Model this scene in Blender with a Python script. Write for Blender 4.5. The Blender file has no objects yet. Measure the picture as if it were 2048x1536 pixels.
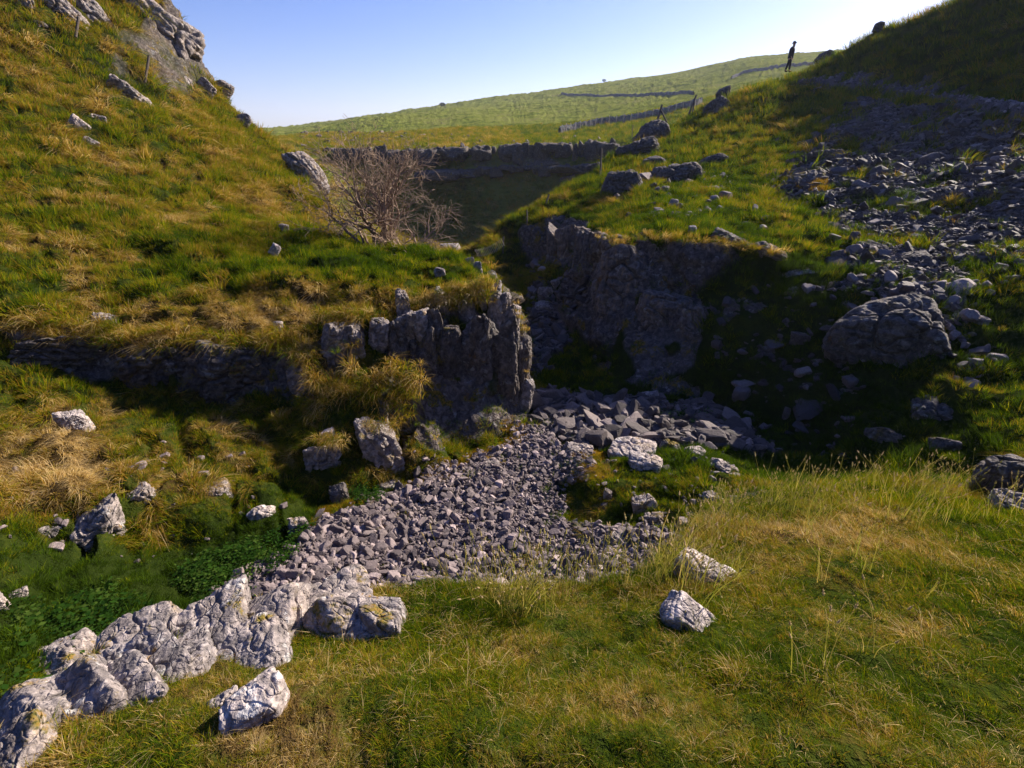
import bpy, bmesh, math, random
import numpy as np
from mathutils import Vector, Matrix, Euler
from mathutils.geometry import delaunay_2d_cdt

# ------------------------------------------------------------------ camera, sky, sun
S = bpy.context.scene
COL = S.collection
PITCH = math.radians(25.8)
FPX = 1000.0                       # focal length in pixels of the 2048 px wide photograph
CPI, SPI = math.cos(PITCH), math.sin(PITCH)
cam = bpy.data.cameras.new('camera'); camo = bpy.data.objects.new('camera', cam); COL.objects.link(camo)
camo.location = (0, 0, 0); camo.rotation_euler = (math.radians(90) - PITCH, 0, 0)
cam.sensor_width = 36.0; cam.lens = 36.0 * FPX / 2048.0
cam.clip_start = 0.05; cam.clip_end = 6000
S.camera = camo
SUN_AZ, SUN_EL = math.radians(53), math.radians(28)      # azimuth clockwise from +Y
w = bpy.data.worlds.new('World'); S.world = w; w.use_nodes = True
wn = w.node_tree; bg = wn.nodes['Background']
sky = wn.nodes.new('ShaderNodeTexSky'); sky.sky_type = 'NISHITA'; sky.sun_disc = False
sky.sun_elevation = SUN_EL; sky.sun_rotation = SUN_AZ
sky.air_density = 0.9; sky.dust_density = 0.7; sky.ozone_density = 3.0; sky.altitude = 300
hs = wn.nodes.new('ShaderNodeHueSaturation'); hs.inputs['Saturation'].default_value = 1.32; hs.inputs['Hue'].default_value = 0.515
wn.links.new(sky.outputs[0], hs.inputs['Color']); tn = wn.nodes.new('ShaderNodeMix'); tn.data_type = 'RGBA'; tn.blend_type = 'MULTIPLY'; tn.inputs[0].default_value = 1; tn.inputs[7].default_value = (1.15, 1.0, 1.10, 1)
wn.links.new(hs.outputs[0], tn.inputs[6]); wn.links.new(tn.outputs[2], bg.inputs[0])
bg.inputs[1].default_value = 0.068
sl = bpy.data.lights.new('sun', 'SUN'); sl.energy = 5.0; sl.angle = math.radians(0.5); sl.color = (1.0, 0.89, 0.74)
so = bpy.data.objects.new('sun', sl); COL.objects.link(so)
sd = Vector((math.sin(SUN_AZ) * math.cos(SUN_EL), math.cos(SUN_AZ) * math.cos(SUN_EL), math.sin(SUN_EL)))
so.rotation_euler = sd.to_track_quat('Z', 'Y').to_euler(); so.location = (30, 30, 30)
S.view_settings.view_transform = 'Standard'; S.view_settings.look = 'None'
S.view_settings.exposure = 1.28; S.view_settings.gamma = 1.0
S.cycles.max_bounces = 5; S.cycles.diffuse_bounces = 3; S.cycles.transmission_bounces = 2; S.cycles.glossy_bounces = 2
S.cycles.use_adaptive_sampling = True

rnd = random.Random(7)
RS = np.random.RandomState(11)

def P(px, py, t):
    """world point seen at photo pixel (px,py) at depth t metres along the view axis"""
    u = (px - 1024) / FPX; v = (768 - py) / FPX
    return (u * t, (CPI + SPI * v) * t, (-SPI + CPI * v) * t)

def proj(X, Y, Z):
    d = CPI * Y - SPI * Z
    d = np.maximum(d, 1e-3)
    return 1024 + FPX * X / d, 768 - FPX * (SPI * Y + CPI * Z) / d, d

# ------------------------------------------------------------------ numpy noise
def _hash(ix, iy, iz, seed):
    h = (ix.astype(np.int64) * 374761393 + iy.astype(np.int64) * 668265263 + iz.astype(np.int64) * 2147483647 + seed * 974634777) & 0xffffffff
    h = ((h ^ (h >> 13)) * 1274126177) & 0xffffffff
    h = ((h ^ (h >> 16)) * 2246822519) & 0xffffffff
    h = h ^ (h >> 15)
    return h
def noise(x, y, z=None, seed=0):
    x = np.asarray(x, float); y = np.asarray(y, float)
    z = np.zeros_like(x) if z is None else np.asarray(z, float)
    ix, iy, iz = np.floor(x), np.floor(y), np.floor(z)
    fx, fy, fz = x - ix, y - iy, z - iz
    ux, uy, uz = [f * f * f * (f * (f * 6 - 15) + 10) for f in (fx, fy, fz)]
    out = 0
    for dx in (0, 1):
        wx = ux if dx else 1 - ux
        for dy in (0, 1):
            wy = uy if dy else 1 - uy
            for dz in (0, 1):
                wz = uz if dz else 1 - uz
                h = _hash(ix + dx, iy + dy, iz + dz, seed)
                gx = ((h & 255) / 127.5 - 1); gy = (((h >> 8) & 255) / 127.5 - 1); gz = (((h >> 16) & 255) / 127.5 - 1)
                out = out + wx * wy * wz * (gx * (fx - dx) + gy * (fy - dy) + gz * (fz - dz))
    return out * 1.1
def fbm(x, y, z=None, seed=0, octv=4, gain=0.5):
    a, s, f = 1.0, 0, 1.0
    z0 = np.zeros_like(np.asarray(x, float)) if z is None else z
    for o in range(octv):
        s = s + a * noise(x * f, y * f, z0 * f, seed + o * 17); a *= gain; f *= 2.03
    return s
def ridged(x, y, z, seed=0, octv=4):
    a, s, f = 1.0, 0, 1.0
    for o in range(octv):
        s = s + a * (1 - 2.2 * np.abs(noise(x * f, y * f, z * f, seed + o * 13))); a *= 0.5; f *= 2.1
    return s / 1.9
def sstep(a, b, x):
    t = np.clip((x - a) / (b - a), 0, 1); return t * t * (3 - 2 * t)
def inpoly(X, Y, poly):
    X = np.asarray(X); Y = np.asarray(Y); r = np.zeros(X.shape, bool); n = len(poly)
    for i in range(n):
        x0, y0 = poly[i]; x1, y1 = poly[(i + 1) % n]
        c = ((y0 > Y) != (y1 > Y))
        with np.errstate(divide='ignore', invalid='ignore'):
            xi = (x1 - x0) * (Y - y0) / ((y1 - y0) if y1 != y0 else 1e-9) + x0
        r ^= c & (X < xi)
    return r

# ------------------------------------------------------------------ survey points of the ground
pts = []; lines = []
def A(*trip):
    i0 = len(pts)
    for q in trip: pts.append(P(*q))
    return list(range(i0, len(pts)))
def L(*trip):
    ids = A(*trip)
    for a, b in zip(ids[:-1], ids[1:]): lines.append((a, b))
    return ids
def Wd(*p):
    i0 = len(pts)
    for q in p: pts.append(q)
def WL(*p):
    i0 = len(pts); Wd(*p)
    for a in range(i0, len(pts) - 1): lines.append((a, a + 1))
# foreground bank
for a in range(-180, 180, 30):
    Wd((0.35 * math.sin(math.radians(a)), 0.35 * math.cos(math.radians(a)), -1.6 - 0.12 * math.cos(math.radians(a)) - .05*math.sin(math.radians(a))))
A((0,1536,1.62),(512,1536,1.58),(1024,1536,1.52),(1536,1536,1.46),(2048,1536,1.42))
A((1024,1350,2.0),(700,1400,1.85),(400,1430,1.8),(1500,1350,1.95),(2048,1350,1.88),(1200,1250,2.4),(1500,1180,2.75),(1750,1180,2.65),(2048,1180,2.55),(1700,1080,3.4),(1420,1080,3.7),(2048,1080,3.3),(2300,1200,2.5))
L((-150,1500,1.7),(0,1450,1.85),(60,1385,2.05),(200,1300,2.28),(400,1240,2.5),(600,1195,2.72),(830,1172,2.85),(1024,1170,2.95),(1180,1165,3.05),(1300,1135,3.3),(1380,1070,3.8),(1450,1010,4.4),(1560,975,4.9),(1700,962,5.0),(1900,962,4.9),(2048,985,4.5),(2250,990,4.3),(2700,1000,4.2))
Wd((-2.6,1.0,-3.6),(-3.2,0.6,-3.6),(-2.4,2.3,-4.2),(-1.7,2.9,-4.8),(-.6,3.2,-4.9),(.6,3.4,-4.8),(1.6,3.9,-4.7),(2.3,5.0,-4.6),(3.3,5.3,-4.6),(4.4,5.6,-4.4),(5.6,5.0,-4.0),(7.5,4,-3.2),(10,4,-2.6))
# behind and beside the camera
Wd((0,-3,-1.2),(3,-3,-.9),(-3,-3,-1.6),(5,0,-1.4),(3,1,-1.6),(-3,-1,-2.3),(-5,-2,-3),(-6,0,-3.4),(9,0,-1.0),(12,3,-.2),(0,-20,3),(15,-15,5),(-15,-15,1),(-12,0,-1.5),(-14,5,1),(22,5,4),(22,12,3.4),(30,0,8),(-30,5,10),(-28,18,9.5),
   (0,-300,40),(300,-300,40),(-300,-300,40),(300,0,40),(-300,0,40),(0,-2500,60),(2500,-2500,60),(-2500,-2500,60),(2500,0,60),(-2500,0,60))
# gully floor
A((0,1400,3.7),(-200,1350,4.2),(0,1250,4.6),(150,1190,5.5),(400,1200,5.9),(600,1100,7.0),(500,1180,6.3),(800,1150,6.9),(1100,1150,6.8),(1250,1130,6.5),
  (700,1020,8.0),(900,1020,8.2),(1100,1000,8.5),(1000,930,9.4),(800,965,9.0),(1100,880,10.2),(1075,840,11.2),(900,925,9.5),
  (1150,800,12.2),(1300,805,12.0),(1450,850,11.0),(1550,900,9.8),(1100,720,14.5),(1100,640,18),(1080,575,22),(990,525,27),(1230,860,10.8),(1350,860,10.8))
Wd((-4,33,-6.6),(-8,40,-8),(-3,45,-9.3),(-12,45,-8),(3,44,-9),(-5,27,-6.2))
# mossy island in the floor
A((1200,960,8.3),(1300,940,8.35),(1420,930,8.3),(1480,960,8.0),(1300,1010,7.6),(1180,1030,7.9),(1420,1020,7.0),(1250,900,9.4),(1400,890,9.4),(1150,905,9.5),(1350,1080,6.7),(1500,930,9.0))
# left lower slope
A((0,1120,5.6),(100,1100,6.3),(300,1090,6.9),(200,1040,6.7),(300,1000,7.2),(0,950,7.0),(150,850,8.0),(0,760,8.5),(400,920,8.1),(550,980,8.0),(500,850,9.1),(620,990,8.4),(-200,900,6.8),(450,1060,7.2),(560,1060,7.4))
L((-200,640,8.6),(0,690,9.1),(150,742,9.4),(300,778,9.6),(450,802,9.7),(580,832,9.6))
L((-200,560,8.9),(0,605,9.3),(150,640,9.5),(300,650,9.75),(450,655,9.9),(560,665,9.9),(620,690,9.8))
A((620,760,9.6),(600,800,9.6),(680,800,9.3),(760,800,9.3),(820,740,9.7),(700,870,9.0),(830,810,9.6),(620,880,8.9))
L((612,985,8.5),(700,985,8.6),(790,975,9.0),(800,905,10.0),(900,895,10.2),(1000,868,10.5),(1058,836,11.2),(1062,770,12.6),(1055,700,15.0))
# left hillside
A((0,520,10.5),(200,520,11.6),(400,520,12.0),(580,550,11.2),(700,570,11.0),(0,400,12.6),(200,400,14),(400,430,15.5),(0,300,14.2),(200,300,16.5),(400,330,19),(550,430,18),(650,470,15.5),(640,600,10.8),
  (0,180,16.5),(0,80,18),(200,150,20),(330,200,22),(-300,200,14),(-300,450,9.5),(480,300,21.5),(600,370,20.5),(-200,50,17),(100,0,19.8),(240,20,22))
L((330,-60,25),(330,4,26),(400,120,26.5),(460,200,26.5),(515,250,26.5),(590,304,25.5),(645,385,22.5),(700,452,20),(745,492,16.2),(850,486,14.3),(905,492,14),(965,520,13.4),(990,552,12.6),(1030,600,12.2))
A((850,520,12.8),(780,530,12.5),(930,540,12.3))
# pinnacle buttress: grass edge and face
L((690,628,10.3),(770,560,11.0),(870,566,11.1),(950,568,11.3),(1000,580,11.8))
L((690,745,9.9),(770,730,10.0),(880,800,10.35),(980,800,10.6),(1040,760,11.4))
Wd((-19,34,4.5),(-16,34,-1.5),(-12.5,32,-4.5),(-9.5,28,-5.5),(-6.6,23.5,-6),(-4.2,19.5,-5.8),(-1.6,17,-5.9),(0.4,14.8,-5.8),(-17.5,38,-3),(-25,45,-1),(-26,34,9),(-24,26,8.5),(-20,24,6.5),(-22,38,6.5),(-40,30,14),(-40,50,6))
# right side: base of the faces
L((1120,655,17.2),(1185,700,14.9),(1210,745,13.6),(1300,782,12.7),(1400,790,12.2),(1550,842,11.1),(1640,895,9.9),(1700,940,8.9),(1850,950,7.8),(2048,930,6.8))
L((1110,430,21.5),(1160,440,20),(1195,480,16.8),(1215,468,15.4),(1290,450,14.8),(1330,455,14.2),(1410,475,13.3),(1500,480,13.2),(1580,500,13.4))
L((1110,600,18.6),(1180,560,16.4),(1195,640,15.0),(1250,640,13.9),(1330,600,13.9),(1400,570,13.4),(1500,572,12.9),(1580,560,12.7))
A((1400,640,13.0),(1500,660,12.3),(1480,740,12.0),(1600,640,11.9),(1650,580,11.9),(1780,565,11.3),(1690,700,10.9),(1620,790,10.8),(1750,780,9.9),(1850,860,8.7),(2000,800,8.3),(2000,700,9.2),(2048,600,9.8),(1950,560,11),(2200,700,9),(2200,900,6.6))
A((1550,440,15.2),(1450,420,16.6),(1330,430,16),(1600,400,17.5),(1750,450,14.6),(1900,400,14.5),(2048,450,12.5),(2048,300,16),(1900,300,18),(1750,300,20),(1600,300,23),(1500,350,22),(1400,400,18.6),(1300,400,19),(1300,350,24),(1220,400,21),
  (1100,500,20.3),(1020,540,21.6),(1000,500,21.3),(1100,400,24),(1200,340,26.5),(1400,300,27),(1500,250,29.5),(1600,200,30.5),(1700,220,25),(2048,200,18.5),(2250,300,13),(2300,500,11),(2300,100,18))
L((948,486,22.3),(1000,442,23.5),(1080,391,25.5),(1180,340,28.5),(1250,282,32.5),(1330,250,36),(1420,203,38),(1500,163,37.5),(1580,146,36),(1640,130,35),(1700,80,33),(1750,52,31.5),(1850,17,29.5),(1950,-30,27.5),(2048,-75,26),(2300,-180,24))
L((1500,175,35.5),(1580,160,33),(1700,165,29),(1850,185,24.5),(2048,225,19.3),(2250,270,15.5))
L((1580,152,34.5),(1700,150,30),(1850,165,25.5),(2048,205,20),(2250,250,16))
A((1850,90,26.5),(2048,80,22),(1750,110,29.5))
Wd((-2.2,26,-6),(0.5,30,-6.5),(4,35,-6),(8,41,-4.5),(12,46,-2),(18,50,1.0),(24,47,3.8),(28,44,6.5),(34,40,8.5),(50,50,9),(34,28,9.5),(50,20,14),(45,70,7))
# far slope, rim, moor
L((560,360,52),(650,420,54),(760,440,58),(870,470,61),(960,470,60.2),(1080,420,59),(1200,360,58.6),(1300,300,61))
L((560,330,58),(700,338,63.5),(850,350,63.3),(950,350,61.8),(1100,345,60),(1250,318,59.4),(1350,288,62))
L((560,300,64),(700,325,66),(850,327,64.3),(950,330,62.5),(1100,320,60.5),(1250,305,59.8),(1350,280,62.5))
L((560,292,70),(700,292,67),(850,293,65),(950,288,63),(1100,282,61),(1250,277,60.3),(1400,262,66))
A((600,275,80),(750,275,80),(900,270,85),(1100,262,90),(1300,240,85),(1420,205,88),(1500,175,100),(1560,150,120),
  (700,262,130),(950,245,130),(1150,230,140),(1350,190,150),(1500,160,170))
L((300,256,320),(420,256,320),(540,254,310),(660,248,290),(760,231,270),(900,213,260),(955,204,300),(1000,188,330),(1100,176,360),(1200,163,380),(1300,152,420),(1400,138,480),(1500,130,540),(1600,121,620),(1700,110,680),(1900,90,800),(2200,60,900))
Wd((-120,60,2),(-200,120,5),(-60,60,-3),(-30,52,-5),(-80,200,4))
for a_, z_ in ((-60,5),(-40,5),(-28,3),(-20,3),(-10,12),(0,30),(10,45),(20,60),(30,75),(45,90),(60,100)):
    a_ = math.radians(a_)
    Wd((1400*math.sin(a_),1400*math.cos(a_),z_),(3500*math.sin(a_),3500*math.cos(a_),z_))

# ------------------------------------------------------------------ height field on an (azimuth, ln r) grid
AZ_N, LR_N = 1441, 1500
LR0, LR1 = math.log(0.3), math.log(3400.0)
KL = 0.6
cp = np.array(pts); caz = np.arctan2(cp[:, 0], cp[:, 1]); clr = 0.5 * np.log(cp[:, 0]**2 + cp[:, 1]**2)
V2 = [Vector((a, l * KL)) for a, l in zip(caz, clr)]; ZZ = list(cp[:, 2])
back = [i for i in range(len(pts)) if abs(caz[i]) > math.radians(100)]
for i in back:                                   # wrap round the back
    V2.append(Vector((caz[i] - math.copysign(2 * math.pi, caz[i]), clr[i] * KL))); ZZ.append(cp[i, 2])
for a in (-7, -3, 0, 3, 7):
    V2.append(Vector((a, math.log(0.1) * KL))); ZZ.append(-1.62)
    V2.append(Vector((a, math.log(6000) * KL))); ZZ.append(60)
ZZ = np.array(ZZ)
res = delaunay_2d_cdt(V2, lines, [], 0, 1e-6)
vo, fo, ov = res[0], res[2], res[3]
vx = np.array([v.x for v in vo]); vy = np.array([v.y for v in vo])
vz = np.array([ZZ[list(o)[0]] if len(o) else np.nan for o in ov])
for i in np.where(np.isnan(vz))[0]:              # crossings of constraint lines
    d = (np.array([v.x for v in V2]) - vx[i])**2 + (np.array([v.y for v in V2]) - vy[i])**2
    k = np.argsort(d)[:3]; vz[i] = np.average(ZZ[k], weights=1 / (d[k] + 1e-6))
gaz = np.linspace(-math.pi, math.pi, AZ_N); glr = np.linspace(LR0, LR1, LR_N)
H = np.full((AZ_N, LR_N), -1.6)
da = gaz[1] - gaz[0]; dl = glr[1] - glr[0]
for f in fo:
    (x0, y0, z0), (x1, y1, z1), (x2, y2, z2) = [(vx[i], vy[i] / KL, vz[i]) for i in f]
    i0 = max(0, int(math.ceil((min(x0, x1, x2) + math.pi) / da - 1e-9))); i1 = min(AZ_N - 1, int((max(x0, x1, x2) + math.pi) / da + 1e-9))
    j0 = max(0, int(math.ceil((min(y0, y1, y2) - LR0) / dl))); j1 = min(LR_N - 1, int((max(y0, y1, y2) - LR0) / dl))
    if i1 < i0 or j1 < j0: continue
    gx, gy = np.meshgrid(gaz[i0:i1 + 1], glr[j0:j1 + 1], indexing='ij')
    den = (y1 - y2) * (x0 - x2) + (x2 - x1) * (y0 - y2)
    if abs(den) < 1e-14: continue
    b0 = ((y1 - y2) * (gx - x2) + (x2 - x1) * (gy - y2)) / den
    b1 = ((y2 - y0) * (gx - x2) + (x0 - x2) * (gy - y2)) / den
    b2 = 1 - b0 - b1
    m = (b0 > -1e-7) & (b1 > -1e-7) & (b2 > -1e-7)
    H[i0:i1 + 1, j0:j1 + 1][m] = (b0 * z0 + b1 * z1 + b2 * z2)[m]
def blur(a, s, ax):
    r = int(3 * s) + 1; k = np.exp(-0.5 * (np.arange(-r, r + 1) / s)**2); k /= k.sum()
    p = [(0, 0), (0, 0)]; p[ax] = (r, r); b = np.pad(a, p, mode='wrap' if ax == 0 else 'edge')
    return sum(k[i] * np.take(b, range(i, i + a.shape[ax]), axis=ax) for i in range(2 * r + 1))
H = blur(blur(H, 2.2, 0), 1.6, 1)

def Hs(az, lr):
    i = np.clip((np.asarray(az) + math.pi) / da, 0, AZ_N - 1.001); j = np.clip((np.asarray(lr) - LR0) / dl, 0, LR_N - 1.001)
    ii, jj = np.floor(i).astype(int), np.floor(j).astype(int); fi, fj = i - ii, j - jj
    return (H[ii, jj] * (1 - fi) + H[ii + 1, jj] * fi) * (1 - fj) + (H[ii, jj + 1] * (1 - fi) + H[ii + 1, jj + 1] * fi) * fj
def Hxy(x, y):
    x = np.asarray(x, float); y = np.asarray(y, float)
    return Hs(np.arctan2(x, y), 0.5 * np.log(x * x + y * y + 1e-6))
def hit(px, py, t0=1.0, t1=900.0):
    """first point of the ground along the ray of a photo pixel"""
    ts = np.exp(np.linspace(math.log(t0), math.log(t1), 3000))
    d = np.array(P(px, py, 1.0)); q = d[None] * ts[:, None]
    below = q[:, 2] < Hxy(q[:, 0], q[:, 1])
    k = np.argmax(below) if below.any() else len(ts) - 1
    return q[k], ts[k]
def plan(*pxy):
    return [tuple(hit(*p)[0][:2]) for p in pxy]

# ------------------------------------------------------------------ materials
def newmat(name):
    m = bpy.data.materials.new(name); m.use_nodes = True; nt = m.node_tree
    for n in list(nt.nodes): nt.nodes.remove(n)
    out = nt.nodes.new('ShaderNodeOutputMaterial'); return m, nt, out
class NB:
    def __init__(s, nt): s.nt = nt
    def n(s, t, **k):
        nd = s.nt.nodes.new(t)
        for a, b in k.items():
            if a.startswith('_'): setattr(nd, a[1:], b)
            else:
                nd.inputs[a.replace('0', ' ') if a not in nd.inputs else a].default_value = b
        return nd
    def l(s, a, b): s.nt.links.new(a, b)
    def noise(s, vec, scale, detail=4, rough=0.55, dist=0.0):
        nd = s.nt.nodes.new('ShaderNodeTexNoise'); nd.inputs['Scale'].default_value = scale; nd.inputs['Detail'].default_value = detail
        nd.inputs['Roughness'].default_value = rough; nd.inputs['Distortion'].default_value = dist
        if vec is not None: s.l(vec, nd.inputs['Vector'])
        return nd.outputs['Fac']
    def ramp(s, fac, stops, interp='LINEAR'):
        nd = s.nt.nodes.new('ShaderNodeValToRGB'); e = nd.color_ramp.elements; nd.color_ramp.interpolation = interp
        while len(e) < len(stops): e.new(0.5)
        for el, (p, c) in zip(e, stops):
            el.position = p; el.color = (*c, 1) if len(c) == 3 else c
        s.l(fac, nd.inputs[0]); return nd.outputs[0]
    def mix(s, fac, a, b, mode='MIX'):
        nd = s.nt.nodes.new('ShaderNodeMix'); nd.data_type = 'RGBA'; nd.blend_type = mode
        for v, sock in ((fac, nd.inputs[0]), (a, nd.inputs[6]), (b, nd.inputs[7])):
            if hasattr(v, 'is_linked') or isinstance(v, bpy.types.NodeSocket): s.l(v, sock)
            else: sock.default_value = v if isinstance(v, (int, float)) else (*v, 1)
        return nd.outputs[2]
    def math(s, op, a, b=None, c=None, clamp=False):
        nd = s.nt.nodes.new('ShaderNodeMath'); nd.operation = op; nd.use_clamp = clamp
        for i, v in enumerate((a, b, c)):
            if v is None: continue
            if isinstance(v, bpy.types.NodeSocket): s.l(v, nd.inputs[i])
            else: nd.inputs[i].default_value = v
        return nd.outputs[0]
    def attr(s, name, typ='GEOMETRY'):
        nd = s.nt.nodes.new('ShaderNodeAttribute'); nd.attribute_name = name; nd.attribute_type = typ; return nd.outputs['Fac']
    def obj(s):
        return s.nt.nodes.new('ShaderNodeTexCoord').outputs['Object']
    def pos(s):
        return s.nt.nodes.new('ShaderNodeNewGeometry').outputs['Position']
    def scale(s, vec, xyz):
        nd = s.nt.nodes.new('ShaderNodeMapping'); nd.inputs['Scale'].default_value = xyz; s.l(vec, nd.inputs[0]); return nd.outputs[0]
    def bump(s, h, dist, strength=1.0, prev=None):
        nd = s.nt.nodes.new('ShaderNodeBump'); nd.inputs['Distance'].default_value = dist; nd.inputs['Strength'].default_value = strength
        s.l(h, nd.inputs['Height'])
        if prev is not None: s.l(prev, nd.inputs['Normal'])
        return nd.outputs[0]

def rock_nodes(b, vec, tone=1.0, warm=0.0, sc=1.0, moss=0.35):
    """weathered limestone: returns colour, height"""
    n1 = b.noise(vec, 1.3 * sc, 6, 0.6); n2 = b.noise(vec, 9 * sc, 6, 0.65, 0.6); n3 = b.noise(vec, 42 * sc, 4, 0.6)
    base = b.ramp(n2, [(0.30, (0.13 * tone, 0.125 * tone, 0.125 * tone)), (0.47, (0.26 * tone, 0.25 * tone, 0.245 * tone)), (0.6, (0.47 * tone, 0.45 * tone, 0.435 * tone)), (0.72, (0.62 * tone, 0.59 * tone, 0.57 * tone))])
    tint = b.ramp(n1, [(0.35, (0.94, 0.84, 0.84)), (0.55, (1.14, 0.97, 0.90)), (0.7, (1.12, 0.88 , 0.72))])
    col = b.mix(0.8, base, tint, 'MULTIPLY')
    spk = b.ramp(n3, [(0.36, (0.5, 0.5, 0.52)), (0.5, (1, 1, 1))])
    col = b.mix(0.45, col, spk, 'MULTIPLY')
    mv = b.noise(vec, 2.6 * sc, 5, 0.7)
    lv = b.ramp(b.noise(vec, 5.5 * sc, 3, .6), [(.62, (0, 0, 0)), (.66, (1, 1, 1))])
    col = b.mix(b.math('MULTIPLY', lv, .55), col, (0.62 * tone + .1, 0.60 * tone + .1, 0.57 * tone + .1))
    ov = b.ramp(b.noise(b.scale(vec, (1.3, 1.3, 1.3)), 3.1 * sc, 4, .7), [(.64, (0, 0, 0)), (.68, (1, 1, 1))])
    col = b.mix(b.math('MULTIPLY', ov, .6), col, (0.30 * tone + .06, 0.17 * tone + .03, 0.03))
    mf = b.ramp(mv, [(0.62 - 0.1 * moss, (0, 0, 0)), (0.68 - 0.1 * moss, (1, 1, 1))])
    geo = b.nt.nodes.new('ShaderNodeNewGeometry'); sx = b.nt.nodes.new('ShaderNodeSeparateXYZ'); b.l(geo.outputs['Normal'], sx.inputs[0])
    up = b.math('MULTIPLY_ADD', sx.outputs[2], 1.2, 0.35, clamp=True)
    mf2 = b.math('MULTIPLY', mf, up)
    mf2 = b.math('MULTIPLY', mf2, min(1.0, moss * 2))
    mcol = b.ramp(b.noise(vec, 30 * sc, 3), [(0.35, (0.05, 0.055, 0.012)), (0.5, (0.16, 0.12, 0.02)), (0.65, (0.26, 0.15, 0.03))])
    col = b.mix(mf2, col, mcol)
    wv = b.nt.nodes.new('ShaderNodeTexVoronoi'); wv.feature = 'DISTANCE_TO_EDGE'; wv.inputs['Scale'].default_value = 4.0 * sc
    wm = b.nt.nodes.new('ShaderNodeVectorMath'); wm.operation = 'MULTIPLY_ADD'
    nc = b.nt.nodes.new('ShaderNodeTexNoise'); nc.inputs['Scale'].default_value = 2.5 * sc; nc.inputs['Detail'].default_value = 4; b.l(vec, nc.inputs['Vector'])
    b.l(nc.outputs['Color'], wm.inputs[0]); wm.inputs[1].default_value = (0.6, 0.6, 0.6); b.l(vec, wm.inputs[2])
    b.l(wm.outputs[0], wv.inputs['Vector'])
    crack = b.ramp(wv.outputs['Distance'], [(0.0, (0, 0, 0)), (0.07, (1, 1, 1))])
    h = b.math('ADD', b.math('MULTIPLY', n2, 0.9), b.math('MULTIPLY', n3, 0.16))
    h = b.math('ADD', h, b.math('MULTIPLY', crack, 0.25))
    return col, h

def rockmat(name, tone=1.0, sc=1.0, moss=0.35, bump=0.05):
    m, nt, out = newmat(name); b = NB(nt)
    vec = b.pos()
    col, h = rock_nodes(b, vec, tone, 0, sc, moss)
    bs = b.n('ShaderNodeBsdfPrincipled', Roughness=0.85); bs.inputs['Specular IOR Level'].default_value = 0.25
    b.l(col, bs.inputs['Base Color']); b.l(b.bump(h, bump, 0.9), bs.inputs['Normal']); b.l(bs.outputs[0], out.inputs[0])
    return m
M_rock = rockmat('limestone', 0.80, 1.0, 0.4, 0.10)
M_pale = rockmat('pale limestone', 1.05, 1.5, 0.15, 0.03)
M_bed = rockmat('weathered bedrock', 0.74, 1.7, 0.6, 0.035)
M_shade_grey = rockmat('grey limestone', 0.36, 0.9, 0.35, 0.10)  # limestone with shade put into its base tone, for rocks of unlit slopes
M_shade_dark = rockmat('shade-toned mossy limestone', 0.27, 0.9, 0.6, 0.10)  # deep shade painted into the tone of recesses and ledge walls, plus moss
M_moss = rockmat('mossy limestone', 0.45, 1.2, 0.95, 0.08)
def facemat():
    m, nt, out = newmat('streaked shade-toned limestone'); b = NB(nt); vec = b.pos()
    col, h = rock_nodes(b, vec, .46, 0, .8, .35)  # ochre streaks are lichen; the low base tone paints the face's shade
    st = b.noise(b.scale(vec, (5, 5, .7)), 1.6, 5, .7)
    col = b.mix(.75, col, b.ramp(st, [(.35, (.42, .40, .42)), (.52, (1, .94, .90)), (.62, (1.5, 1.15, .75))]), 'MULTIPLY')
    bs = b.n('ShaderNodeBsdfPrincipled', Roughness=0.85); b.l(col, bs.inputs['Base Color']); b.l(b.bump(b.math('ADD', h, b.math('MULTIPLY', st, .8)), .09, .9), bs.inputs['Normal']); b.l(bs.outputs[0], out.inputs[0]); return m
M_face = facemat()
def stonemat(name, lo, hi):
    m, nt, out = newmat(name); b = NB(nt)
    oi = nt.nodes.new('ShaderNodeObjectInfo'); vec = b.pos()
    n = b.noise(vec, 22, 5, 0.65)
    c = b.ramp(oi.outputs['Random'], [(0, lo), (0.6, tuple((l + h) / 2 * 0.9 for l, h in zip(lo, hi))), (0.93, hi), (1.0, tuple(h * 1.5 for h in hi))])
    c = b.mix(0.75, c, b.ramp(n, [(0.3, (0.45, 0.45, 0.47)), (0.6, (1.15, 1.12, 1.1))]), 'MULTIPLY')
    bs = b.n('ShaderNodeBsdfPrincipled', Roughness=0.8); bs.inputs['Specular IOR Level'].default_value = 0.3
    b.l(c, bs.inputs['Base Color']); b.l(b.bump(b.noise(vec, 45, 4), 0.012, 0.8), bs.inputs['Normal']); b.l(bs.outputs[0], out.inputs[0])
    return m
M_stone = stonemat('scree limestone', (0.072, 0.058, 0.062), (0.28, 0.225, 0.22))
M_shade_stone = stonemat('shade-toned scree limestone', (0.046, 0.039, 0.040), (0.165, 0.135, 0.13))  # shaded copy of the scree stone, its colours darkened to stand for shade

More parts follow.
